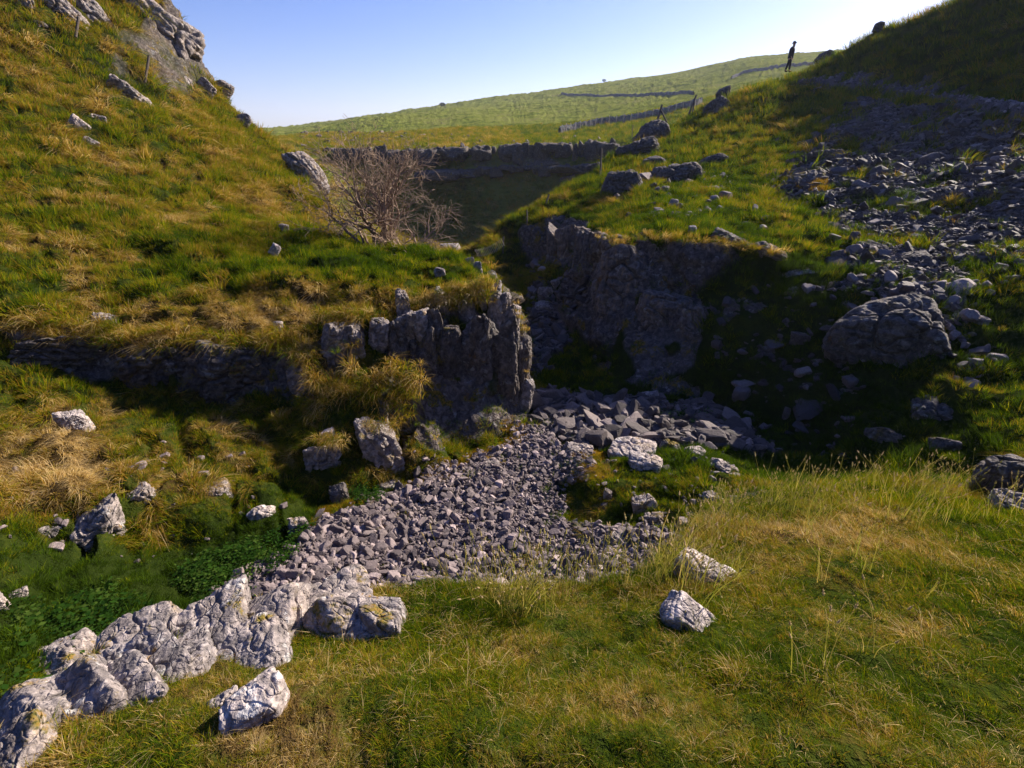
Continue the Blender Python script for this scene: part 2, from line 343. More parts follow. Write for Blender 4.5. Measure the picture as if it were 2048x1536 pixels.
GREEN = (0.072, 0.130, 0.004); LGREEN = (0.225, 0.240, 0.006); STRAW = (0.36, 0.235, 0.07); BROWN = (0.16, 0.085, 0.018)
def ground_mat():
    m, nt, out = newmat('turf and rock ground'); b = NB(nt)
    vec = b.pos()
    dry = b.attr('dry'); rock = b.attr('rock'); grav = b.attr('gravel'); far = b.attr('far')
    def sh(col, h, dist, rough=1.0):
        d = nt.nodes.new('ShaderNodeBsdfDiffuse'); b.l(col, d.inputs[0]); b.l(b.bump(h, dist, 0.9), d.inputs['Normal']); return d.outputs[0]
    def mx(f, a, c):
        q = nt.nodes.new('ShaderNodeMixShader'); b.l(f, q.inputs[0]); b.l(a, q.inputs[1]); b.l(c, q.inputs[2]); return q.outputs[0]
    fine = b.noise(vec, 14, 4, 0.7)
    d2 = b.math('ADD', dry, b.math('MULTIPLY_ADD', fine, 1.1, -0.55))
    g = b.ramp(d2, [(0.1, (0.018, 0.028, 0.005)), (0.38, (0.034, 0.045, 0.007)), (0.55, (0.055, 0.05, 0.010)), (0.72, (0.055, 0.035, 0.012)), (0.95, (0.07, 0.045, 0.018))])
    turf = sh(g, fine, 0.07)
    fn = b.noise(b.scale(vec, (1, 1, 3)), 0.9, 6, 0.7); fn2 = b.noise(vec, 0.11, 4, 0.6)
    gf = b.ramp(b.math('MULTIPLY_ADD', fn2, 0.6, b.math('MULTIPLY', fn, 0.5)), [(0.38, (0.03, 0.036, 0.012)), (0.47, (0.10, 0.13, 0.022)), (0.58, (0.20, 0.22, 0.04)), (0.72, (0.16, 0.145, 0.07))])
    moor = sh(gf, fn, 1.2)
    gn = b.noise(vec, 38, 4, 0.7)
    gr = b.ramp(gn, [(0.3, (0.045, 0.035, 0.03)), (0.5, (0.11, 0.09, 0.085)), (0.68, (0.24, 0.21, 0.2))])
    gravel = sh(gr, gn, 0.04)
    rc, rh = rock_nodes(b, vec, 0.34, 0, 0.8, 0.6)  # bare ground rock toned down to paint in the shade of ledges and recesses
    rk = sh(rc, rh, 0.12)
    b.l(mx(rock, mx(grav, mx(far, turf, moor), gravel), rk), out.inputs[0]); return m
M_ground = ground_mat()

def grassmat(name, kind='INSTANCER', cols=None):
    m, nt, out = newmat(name); b = NB(nt)
    dry = b.attr('dry', kind); bl = b.attr('bl'); tip = b.attr('tip')
    x = b.math('ADD', dry, b.math('MULTIPLY_ADD', bl, 0.5, -0.25))
    x = b.math('ADD', x, b.math('MULTIPLY', tip, 0.12))
    c = b.ramp(x, cols or [(0.05, (0.036, 0.066, 0.007)), (0.32, GREEN), (0.5, LGREEN), (0.64, (0.27, 0.19, 0.016)), (0.76, (0.30, 0.165, 0.028)), (0.88, (0.42, 0.28, 0.08)), (1.0, (0.62, 0.46, 0.22))])
    d = b.n('ShaderNodeBsdfDiffuse'); t = b.n('ShaderNodeBsdfTranslucent'); ms = b.n('ShaderNodeMixShader'); ms.inputs[0].default_value = 0.40
    b.l(c, d.inputs[0]); b.l(b.mix(1.0, c, (1.25, 1.2, 0.75), 'MULTIPLY'), t.inputs[0]); b.l(d.outputs[0], ms.inputs[1]); b.l(t.outputs[0], ms.inputs[2])
    b.l(ms.outputs[0], out.inputs[0]); return m
M_grass = grassmat('grass blades')
def plain(name, col, rough=0.8, var=0.3, sc=20):
    m, nt, out = newmat(name); b = NB(nt)
    bs = b.n('ShaderNodeBsdfPrincipled', Roughness=rough); n = b.noise(b.pos(), sc, 5, 0.65)
    c = b.ramp(n, [(0.3, tuple(x * (1 - var) for x in col)), (0.7, tuple(x * (1 + var) for x in col))])
    b.l(c, bs.inputs['Base Color']); bs.inputs['Specular IOR Level'].default_value = 0.2
    b.l(b.bump(n, 0.01, 0.4), bs.inputs['Normal']); b.l(bs.outputs[0], out.inputs[0]); return m

# ------------------------------------------------------------------ object helpers
def mesh_np(name, co, faces, mat=None, smooth=True, attrs=None):
    """faces: (n,4) or (n,3) int array, or a list of such arrays"""
    me = bpy.data.meshes.new(name); co = np.asarray(co, np.float32)
    fl = faces if isinstance(faces, list) else [faces]
    fl = [np.asarray(f, np.int32) for f in fl if len(f)]
    me.vertices.add(len(co)); me.vertices.foreach_set('co', co.ravel())
    tot = sum(f.size for f in fl); nf = sum(len(f) for f in fl)
    me.loops.add(tot); me.loops.foreach_set('vertex_index', np.concatenate([f.ravel() for f in fl]))
    me.polygons.add(nf)
    sizes = np.concatenate([np.full(len(f), f.shape[1], np.int32) for f in fl]); st = np.concatenate([[0], np.cumsum(sizes)[:-1]]).astype(np.int32)
    me.polygons.foreach_set('loop_start', st)
    me.polygons.foreach_set('use_smooth', np.full(nf, smooth, bool))
    me.update(calc_edges=True)
    if attrs:
        for k, v in attrs.items():
            a = me.attributes.new(k, 'FLOAT', 'POINT'); a.data.foreach_set('value', np.asarray(v, np.float32))
    if mat: me.materials.append(mat)
    return me
def link(name, me, parent=None, loc=None):
    o = bpy.data.objects.new(name, me); COL.objects.link(o)
    if loc is not None: o.location = loc
    if parent is not None: o.parent = parent
    return o
def tag(o, label=None, cat=None, group=None, kind=None):
    if label: o['label'] = label
    if cat: o['category'] = cat
    if group: o['group'] = group
    if kind: o['kind'] = kind
    return o
def thing(name, label, cat, loc=(0, 0, 0), rz=0, group=None):
    o = bpy.data.objects.new(name, None); COL.objects.link(o); o.location = loc; o.rotation_euler = (0, 0, rz); o.empty_display_size = 0.2
    return tag(o, label, cat, group)

# ------------------------------------------------------------------ ground sheets
SCREE = [(400,1215),(450,1165),(540,1110),(600,1072),(690,1015),(760,985),(850,950),(935,918),(985,880),(1055,845),(1090,842),(1120,880),(1190,905),(1180,940),(1120,960),(1105,1010),(1150,1045),(1240,1040),(1350,1075)]
RSCREE = [(1700,195),(1830,200),(1960,235),(2100,290),(2200,400),(2100,500),(2048,510),(1960,500),(1900,560),(1870,600),(1780,580),(1700,580),(1730,520),(1740,480),(1690,440),(1640,400),(1560,385),(1590,330),(1640,290)]
FLOORR = [(1060,800),(1100,770),(1200,790),(1280,800),(1400,810),(1500,850),(1560,900),(1500,900),(1380,885),(1250,880),(1180,890),(1110,860)]
GULLYR = [(1050,640),(1075,560),(1150,555),(1180,600),(1150,640),(1110,700),(1060,740)]
PATH = [(1600,150),(1700,152),(1850,167),(2048,207),(2250,252),(2250,275),(2048,232),(1850,190),(1700,168),(1600,163)]
plSCREE_, plRS, plFL, plGU, plPATH = [plan(*q) for q in (SCREE, RSCREE, FLOORR, GULLYR, PATH)]
plSCREE = plSCREE_ + [(2.6, 4.7), (1.6, 4.1), (.6, 3.7), (-.6, 3.6), (-1.7, 3.6), (-2.5, 3.7)]
def soft(X, Y, poly, s=0.25, seed=3):
    """1 inside the plan polygon, ragged edge"""
    r = np.sqrt(X * X + Y * Y); k = s * r / 10
    X2 = X + fbm(X * 1.1, Y * 1.1, seed=seed) * k * 3; Y2 = Y + fbm(X * 1.1, Y * 1.1, seed=seed + 5) * k * 3
    return inpoly(X2, Y2, poly).astype(float)

az_in = np.radians(np.concatenate([np.arange(-180, -66, 2.0), np.arange(-66, 66.01, 0.10), np.arange(68, 180.1, 2.0)]))
az_in[0] = -math.pi; az_in[-1] = math.pi
NC, NR = len(az_in), 760
fl = np.linspace(LR0, LR1, 2600)
GA = np.repeat(az_in[:, None], 2600, 1); ZF = Hs(GA, np.repeat(fl[None], NC, 0))
el = np.arctan2(ZF, np.exp(fl)[None])
ds = np.sqrt(np.diff(el, axis=1)**2 + (0.16 * np.diff(fl)[None])**2 ) + np.abs(np.diff(ZF, axis=1)) / np.exp(fl[1:])[None] * 0.25
cs = np.concatenate([np.zeros((NC, 1)), np.cumsum(ds, 1)], 1)
LRG = np.empty((NC, NR))
for i in range(NC): LRG[i] = np.interp(np.linspace(0, cs[i, -1], NR), cs[i], fl)
del GA, el, ds, cs
k5 = np.array([1, 4, 6, 4, 1]) / 16.
AZG = np.repeat(az_in[:, None], NR, 1); R = np.exp(LRG)
X = R * np.sin(AZG); Y = R * np.cos(AZG); Z = Hs(AZG, LRG)
def normals(X, Y, Z):
    a = [np.gradient(q, axis=0) for q in (X, Y, Z)]; b = [np.gradient(q, axis=1) for q in (X, Y, Z)]
    n = [b[1] * a[2] - b[2] * a[1], b[2] * a[0] - b[0] * a[2], b[0] * a[1] - b[1] * a[0]]
    l = np.sqrt(n[0]**2 + n[1]**2 + n[2]**2) + 1e-12; s = np.where(n[2] < 0, -1, 1)
    return [q / l * s for q in n]
NX, NY, NZ = normals(X, Y, Z)
isc = soft(X, Y, plSCREE, .22); irs = soft(X, Y, plRS, .45) * (fbm(X * .45, Y * .45, seed=91) < .17); ifl = soft(X, Y, plFL, .2); igu = soft(X, Y, plGU, .2); ipa = soft(X, Y, plPATH, .1)
gravel = np.clip(isc + irs + ifl + igu + ipa, 0, 1)
steep = sstep(0.62, 0.46, NZ + 0.10 * fbm(X * .9, Y * .9, Z * .9, 21))
steep = np.where(R > 48, sstep(.70, .58, NZ + .16 * fbm(X * .15, Y * .15, Z * .5, 22)) * (Z > -2.4), steep)
steep *= (R > 3.0) & (R < 110)
PX, PY, PD = proj(X, Y, Z)
def pxm(poly, t0, t1, nzmax=.88):
    n_ = fbm(X * 1.2, Y * 1.2, Z * 1.2, 25, 3) * 30
    return inpoly(PX + n_, PY + n_, poly) & (PD > t0) & (PD < t1) & (NZ < nzmax)
rk_ = pxm([(785,630),(900,610),(1000,590),(1062,640),(1070,850),(1000,872),(900,896),(800,900),(780,760)], 9.4, 14) | pxm([(1172,490),(1290,465),(1410,600),(1400,795),(1300,785),(1180,720)], 12, 17) | pxm([(1090,430),(1200,415),(1200,650),(1110,610)], 15, 23, .92) | pxm([(-50,635),(150,660),(420,680),(600,690),(640,820),(440,800),(150,742),(-50,690)], 8.5, 10.5) | pxm([(640,640),(780,630),(780,745),(640,745)], 9, 11)
brk = fbm(X * .9, Y * .9, Z * .9, 27, 3)
rk_ = rk_ & ~((brk > .10) & (PX < 790)) & ~((brk > .22) & (PX > 790))
rockm = np.clip(np.maximum(steep, rk_.astype(float)), 0, 1)
near = sstep(3.5, 6.0, R); mid = sstep(120, 45, R); far = sstep(38, 62, R)
# relief: hummocks and tussocks on turf, blocky relief on rock
hum = fbm(X * .45, Y * .45, Z * .45, 31, 3)
tus = fbm(X * 1.7, Y * 1.7, Z * 1.7, 32, 2)
tus2 = np.abs(noise(X * 1.15, Y * 1.15, Z * 1.6, 35))
terr = noise(X * .25, Y * .25, Z * 2.0, 36)
turf = (1 - rockm) * (1 - gravel * .85)
D = turf * mid * near * (0.12 * hum + 0.07 * tus - 0.07 * sstep(.12, 0, tus2) + 0.10 * terr + 0.05 * fbm(X * 4, Y * 4, Z * 4, 37, 2) - .42 * np.minimum(.036 + .019 * R**.92, .62))
D += turf * sstep(0, 4, X - .12 * Y) * sstep(8, 12, R) * sstep(60, 45, R) * (.16 * ridged(X * .55, Y * .55, Z * 1.6, 38, 3) - .06 + .14 * fbm(X * 1.3, Y * 1.3, Z * 2.2, 39, 3))
D += turf * sstep(0, -4, X - .12 * Y) * sstep(5, 8, R) * sstep(60, 45, R) * (.28 * ridged(X * .7, Y * .7, Z * 1.9, 48, 3) - .10 + .13 * fbm(X * 1.6, Y * 1.6, Z * 2.4, 49, 3) - .12 * sstep(.13, 0, tus2))
D += turf * (1 - near) * (0.05 * fbm(X * 1.6, Y * 1.6, Z, 41, 3) + 0.022 * fbm(X * 7, Y * 7, Z, 42, 2))
D += gravel * near * 0.06 * fbm(X * 1.5, Y * 1.5, Z, 45, 3)
RK = ridged(X * .7, Y * .7, Z * .28, 51, 4) * 0.34 + 0.12 * noise(X * .4, Y * .4, Z * 3.2, 52) + 0.10 * fbm(X * 3, Y * 3, Z * 1.6, 53, 4)
D += rockm * (R < 110) * (RK - 0.12 - .26 * rk_) * np.where(rk_, .55, 1) * np.clip(R / 9, .3, 1.3) * np.where(R > 45, .35, 1)
X1, Y1, Z1 = X + NX * D * rockm, Y + NY * D * rockm, Z + D * (1 - rockm * (1 - NZ))
# moor relief: walls of old terraces
mo = far * np.clip(R / 120, .3, 3)
Z1 = Z1 + far * .22 * fbm(X * .35, Y * .35, None, 64, 4) * np.clip(R / 70, .5, 3) + mo * (-.35 + 0.35 * fbm(X * .03, Y * .03, None, 61, 4) + 0.35 * np.abs(fbm(X * .09, Y * .02, None, 62, 3)) + 0.10 * fbm(X * .3, Y * .3, None, 63, 3))
X, Y, Z = X1, Y1, Z1
NX, NY, NZ = normals(X, Y, Z)
PX, PY, PD = proj(X, Y, Z)
# dryness: straw on hummock noses, green in hollows and on fed turf
dry = 0.46 + 0.42 * fbm(X * .55, Y * .55, Z * .8, 71, 4) + 0.32 * fbm(X * 2.2, Y * 2.2, Z * 2.2, 72, 3) + 0.25 * tus
def bump2(cx, cy, r, a, t=None):
    q, _ = hit(cx, cy); return a * np.exp(-((X - q[0])**2 + (Y - q[1])**2) / (2 * (r)**2))
dry += bump2(700, 590, .9, .20) + bump2(150, 950, 1.2, .30) + bump2(300, 1000, 1.0, .25) + bump2(700, 780, .7, .15) + bump2(450, 620, 1.0, .18) + bump2(520, 640, .8, .18)
dry += bump2(650, 500, 2.0, -.22) + bump2(760, 530, 1.3, -.28) + bump2(250, 1200, 1.2, -.60) + bump2(450, 1110, .8, -.55) + bump2(450, 830, 1.2, -.12)
dry += bump2(1400, 440, 3, -.14) + bump2(1350, 950, .9, -.16) + bump2(1700, 750, 2.6, -.2) + bump2(1600, 1050, 1.2, .10) + bump2(1900, 1350, .5, .12)
dry += np.where(X > 1.5, -.06, 0.06) * near + .02 * (1 - near) + np.where((X < -3) & (R > 9), .06, 0)
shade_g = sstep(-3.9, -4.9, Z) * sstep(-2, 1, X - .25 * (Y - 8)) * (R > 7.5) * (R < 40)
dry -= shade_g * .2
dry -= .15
dry += np.where((R > 46) & (Z < -2), .1, 0)
rim = far * 0
# region of each quad
def ctr(a): return (a[:-1, :-1] + a[1:, :-1] + a[:-1, 1:] + a[1:, 1:]) / 4
cX, cY, cZ, cR = ctr(X), ctr(Y), ctr(Z), ctr(R)
plFLOOR = plan((400,1225),(200,1240),(0,1240),(-100,1300)) + [(-4.4, 1.6), (-2.4, 2.0), (-1.2, 3.0), (1, 3.3), (2.4, 4.6), (4, 5.3), (5.4, 5.8)] + plan((1700,945),(1640,897),(1550,845),(1400,792),(1300,784),(1210,748),(1185,703),(1120,657)) + [(2.0, 22), (-.5, 25), (-4, 33), (-3, 48), (-12, 46), (-6, 27), (-2.2, 18.2), (-.2, 15), (.3, 12)] + plan((1058,838),(1000,872),(900,898),(800,908),(790,978),(700,988),(612,988),(560,1060))
reg = np.full(cX.shape, 1)                                   # 1 left hillside 2 right hillside
reg[cX - 0.12 * cY > -0.2] = 2
plBANK = [(-9, -30), (-2.9, .4), (-2.4, 2.0), (-1.2, 3.0), (1, 3.3), (2.4, 4.6), (4, 5.3), (5.4, 5.3), (9, 4), (30, -5), (30, -30)]
reg[inpoly(cX, cY, plBANK)] = 3
reg[inpoly(cX, cY, plFLOOR)] = 4
reg[(cR > 50) & (np.abs(np.arctan2(cX, cY)) < 1.05)] = 5
reg[(cR > 120)] = 5
reg[(cR < 2.2)] = 3
vid = np.arange(NC * NR).reshape(NC, NR)
quads = np.stack([vid[:-1, :-1], vid[:-1, 1:], vid[1:, 1:], vid[1:, :-1]], -1)
co = np.stack([X, Y, Z], -1).reshape(-1, 3)
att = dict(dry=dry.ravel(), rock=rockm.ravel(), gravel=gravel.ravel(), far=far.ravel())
GROUND = {}
for k, nm in ((1, 'left_hillside'), (2, 'right_hillside'), (3, 'foreground_bank'), (4, 'gully_floor'), (5, 'moor')):
    q = quads[reg == k]
    u, inv = np.unique(q.ravel(), return_inverse=True)
    me = mesh_np(nm, co[u], inv.reshape(-1, 4)[:, ::-1], M_ground, True, {a: v[u] for a, v in att.items()})
    o = link(nm, me); tag(o, kind='structure'); GROUND[nm] = o
# plug under the camera
a = np.radians(np.arange(0, 360, 10)); rr = 0.31
cc = np.array([(0, 0, -1.62)] + [(rr * math.sin(x), rr * math.cos(x), float(Hxy(rr * math.sin(x), rr * math.cos(x))) + .002) for x in a])
link('ground', mesh_np('ground', cc, np.array([(0, 1 + (i + 1) % 36, 1 + i) for i in range(36)]), M_ground, True, dict(dry=[.5] * 37, rock=[0.] * 37, gravel=[0.] * 37, far=[0.] * 37)))['kind'] = 'structure'
#PART2
# ------------------------------------------------------------------ rocks
_ico = {}
def ico(sub):
    if sub not in _ico:
        bm = bmesh.new(); bmesh.ops.create_icosphere(bm, subdivisions=sub, radius=1)
        v = np.array([q.co[:] for q in bm.verts]); f = np.array([[q.index for q in p.verts] for p in bm.faces]); bm.free(); _ico[sub] = (v, f)
    return _ico[sub]
def rock_geo(seed, dims, sub=6, style='boulder'):
    rs = np.random.RandomState(seed); d, f = ico(sub); dims = np.array(dims, float) / 2
    st = dict(boulder=(13, 20, .10, 0, .05), bedrock=(12, 18, .09, 0, .05), pillar=(9, 13, .13, .24, .06), slab=(12, 14, .10, 0, .10), crag=(15, 16, .14, .08, .08), face=(12, 11, .12, .16, .02), wallface=(16, 9, .11, .05, .05), stone=(7, 40, .05, 0, 0))[style]
    npl, p, rough, flute, bed = st
    n = rs.normal(size=(npl, 3)); n /= np.linalg.norm(n, axis=1)[:, None]; off = rs.uniform(.72, 1.0, npl)
    ax = np.array([(1, 0, 0), (-1, 0, 0), (0, 1, 0), (0, -1, 0), (0, 0, 1), (0, 0, -1)], float)
    ax = ax + rs.normal(scale=.16, size=ax.shape); ax /= np.linalg.norm(ax, axis=1)[:, None]
    n = np.vstack([n, ax]); off = np.concatenate([off, rs.uniform(.68, .8, 6)])
    c = np.maximum(d @ n.T, 0) / off
    r = (c**p).sum(1)**(-1 / p)
    V = d * r[:, None] * dims * 1.18
    nd = V / (dims**2); nd /= np.linalg.norm(nd, axis=1)[:, None]
    m = min(dims[0], dims[2], max(dims[1], .5 * dims[0])); o = rs.uniform(-50, 50, 3)
    q = V / m + o
    h = rough * fbm(q[:, 0] * .9, q[:, 1] * .9, q[:, 2] * .9, seed, 3) * 1.1
    h += rough * .55 * (ridged(q[:, 0] * 2.2, q[:, 1] * 2.2, q[:, 2] * 1.6, seed + 3, 4) - .5)
    h += rough * .22 * fbm(q[:, 0] * 8, q[:, 1] * 8, q[:, 2] * 8, seed + 8, 3)
    for fr, am, k_ in ((.8, .20, 31), (1.7, .11, 32)):
        g_ = noise(q[:, 0] * fr, q[:, 1] * fr, q[:, 2] * fr * (.45 if style in ('pillar', 'face') else 1.0 if style != 'slab' else 2.2), seed + k_)
        h -= (0 if style == 'stone' else am * .5 if style == 'bedrock' else am) * np.exp(-(g_ / .045)**2)
    if flute: h += flute * (np.abs(noise(q[:, 0] * 1.7, q[:, 1] * 1.7, q[:, 2] * .22, seed + 5)) * 1.6 - .3)
    if bed:
        zz = q[:, 2] * 3.2 + .5 * noise(q[:, 0], q[:, 1], q[:, 2], seed + 6); h += bed * (np.abs((zz % 1) - .5) * 2)**.5 - bed * .6
    return V + nd * (h * m)[:, None], f
AVOID = []
def rock(name, label, cat, x0, y0, x1, y1, style='boulder', mat=None, roll=0, dep=.8, t=None, push=.30, seed=None, sub=6, parent=None, keep=False, group=None, sink=0):
    cx, cy = (x0 + x1) / 2, (y0 + y1) / 2
    if t is None: _, t = hit(cx, cy)
    w_, h_ = (x1 - x0) * t / FPX, (y1 - y0) * t / FPX
    t = t + push * w_
    seed = int(x0 * 7 + y0 * 13 + x1) if seed is None else seed
    V, f = rock_geo(seed % 100000, (w_, max(dep * w_, .5 * min(w_, h_)), h_ * 1.04), sub, style)
    c = Vector(P(cx, cy, t)); yaw = -math.atan2(c.x, c.y) * .8
    Rm = Matrix.Rotation(yaw, 3, 'Z') @ Matrix.Rotation(math.radians(roll), 3, 'Y')
    V = V @ np.array(Rm).T
    me = mesh_np(name, V, f, mat or M_rock, True)
    loc = c - Vector((0, 0, sink))
    if parent is not None: loc = loc - parent.location
    o = link(name, me, parent, loc)
    if label and parent is None: tag(o, label, cat, group)
    if not keep: AVOID.append((cx, cy, (x1 - x0) / 2, (y1 - y0) / 2, t, w_))
    return o

# ---- foreground outcrop (one thing of several joined blocks)
c0 = Vector(P(450, 1300, 2.3))
fo_ = thing('limestone_outcrop', 'long pale lichen-spotted limestone outcrop on the near bank edge at lower left', 'rock outcrop', c0)
for q in ((706,1184,826,1340,0,3),(630,1205,770,1320,4,31),(10,1385,270,1500,26,32),(150,1335,380,1430,18,33),(-40,1470,120,1580,30,34),(560,1182,760,1290,-4,5),(440,1200,640,1340,8,9),(330,1228,520,1350,14,21),(196,1244,380,1352,8,12),(160,1312,280,1390,20,13),(45,1300,196,1392,24,14),(90,1370,320,1470,26,15),(-60,1400,180,1540,32,16),(250,1320,440,1400,14,17),(380,1290,590,1370,10,18)):
    rock('block', None, None, *q[:4], 'bedrock', M_bed, roll=-q[4], dep=1.0, push=.36 if q[5] == 3 else .22, seed=q[5], sub=7, parent=fo_, keep=True)
rock('boulder', 'pale pitted boulder half sunk in the near turf below the long outcrop', 'boulder', 455, 1345, 585, 1500, 'bedrock', M_pale, roll=-12, dep=.8, push=.12, sub=7)
rock('rock', 'small white flat rock beside the pale pitted boulder in the near turf', 'rock', 400, 1390, 482, 1440, 'crag', M_pale, roll=-15, dep=.7, t=1.83, sub=6)
rock('rock', 'small pale rock in the turf at the bottom edge below the pitted boulder', 'rock', 395, 1475, 480, 1550, 'crag', M_pale, roll=-5, dep=.7, t=1.66, sub=6)
rock('boulder', 'upper of the two white jagged boulders in the near grass at right', 'boulder', 1335, 1118, 1490, 1200, 'bedrock', M_pale, roll=30, dep=.6, seed=5, push=.08, sub=7)
rock('boulder', 'lower of the two white jagged boulders in the near grass at right', 'boulder', 1315, 1206, 1450, 1280, 'bedrock', M_pale, roll=28, dep=.7, seed=91, push=.05, sub=7)
rock('boulder', 'dark rounded boulder at the right edge where the near grass ends', 'boulder', 1960, 905, 2075, 1003, 'boulder', M_shade_grey, dep=.8, t=4.6)
rock('boulder', 'pale jagged boulder at the right edge just below the dark rounded one', 'boulder', 1982, 990, 2070, 1042, 'crag', M_rock, dep=.8, t=4.1)

# ---- the fluted buttress
bl = Vector(P(900, 880, 10.4))
bu = thing('limestone_buttress', 'fluted limestone buttress with a grass cap in the middle of the gully', 'rock buttress', bl)
for x0, y0, x1, y1, t, st, rl, mt, dp in (
    (792,574,820,670,10.55,'pillar',0,M_rock,1.2),(800,614,860,740,10.4,'pillar',3,M_rock,1.0),(866,580,902,650,11.1,'pillar',8,M_rock,1.2),(868,668,893,740,10.6,'pillar',4,M_rock,1.0),
    (918,586,952,656,11.15,'pillar',14,M_rock,1.2),(950,572,973,630,11.25,'pillar',12,M_rock,1.3),(974,570,1002,670,11.25,'pillar',-4,M_rock,1.6),(992,576,1020,670,11.35,'pillar',-12,M_rock,1.6),(1008,602,1036,720,11.45,'pillar',-5,M_rock,1.8),
    (1010,650,1038,800,11.4,'pillar',-2,M_rock,1.6),(1030,650,1052,740,11.75,'pillar',-3,M_moss,1.8),(1032,690,1058,820,11.6,'pillar',-2,M_rock,1.6),(1036,750,1068,850,11.4,'pillar',-8,M_rock,1.4),
    (846,600,885,710,11.05,'pillar',2,M_shade_dark,1.0)):
    rock('pillar', None, None, x0, y0, x1, y1, st, mt, roll=-rl, dep=dp, t=t, sub=6, parent=bu)
for k, xc in enumerate(np.linspace(806, 1040, 10)):
    yt = np.interp(xc, [800, 850, 900, 950, 1000, 1040], [618, 622, 612, 606, 596, 640]) + (k % 3) * 9 + 16; yb = np.interp(xc, [800, 900, 1000, 1045], [902, 900, 880, 852])
    tk = np.interp(xc, [800, 900, 1000, 1040], [10.55, 10.8, 10.95, 11.25]) + (k % 2) * .14
    rock('pillar', None, None, xc - 24, yt, xc + 24, yb, 'pillar', (M_shade_grey, M_shade_dark, M_shade_grey)[k % 3], roll=(-2, 3, 1, -3)[k % 4], dep=1.1, t=tk, sub=6, parent=bu, seed=4000 + k)
rock('pinnacle', 'square-topped pale pinnacle leftmost of the three under the tussocky brow', 'rock pinnacle', 642, 638, 694, 742, 'pillar', M_rock, roll=16, dep=.9, t=9.85, seed=4)
rock('pinnacle', 'short pinnacle with a grass tuft, middle of the three under the tussocky brow', 'rock pinnacle', 686, 643, 735, 742, 'pillar', M_rock, roll=-4, dep=.9, t=9.95)
rock('pinnacle', 'smooth leaning pinnacle rightmost of the three, beside the dark cleft', 'rock pinnacle', 736, 632, 778, 716, 'pillar', M_rock, roll=10, dep=1.0, t=10.1)
rock('boulder', 'bulky pale knob of rock with a grassy cap at the foot of the left hillside', 'boulder', 610, 878, 688, 975, 'crag', M_rock, dep=.9, t=8.75)
rock('rock', 'white bare rock poking from the grassy cap above the bulky knob', 'rock', 640, 856, 672, 892, 'crag', M_pale, dep=.8, t=8.85)
rock('boulder', 'tall pale rock pillar beside the dark cleft left of the scree', 'boulder', 724, 838, 800, 972, 'pillar', M_rock, roll=-10, dep=.9, t=9.0)
rock('boulder', 'round dark boulder tucked under the bulky knob of rock', 'boulder', 658, 970, 698, 1014, 'boulder', M_shade_grey, dep=.9, t=8.35)

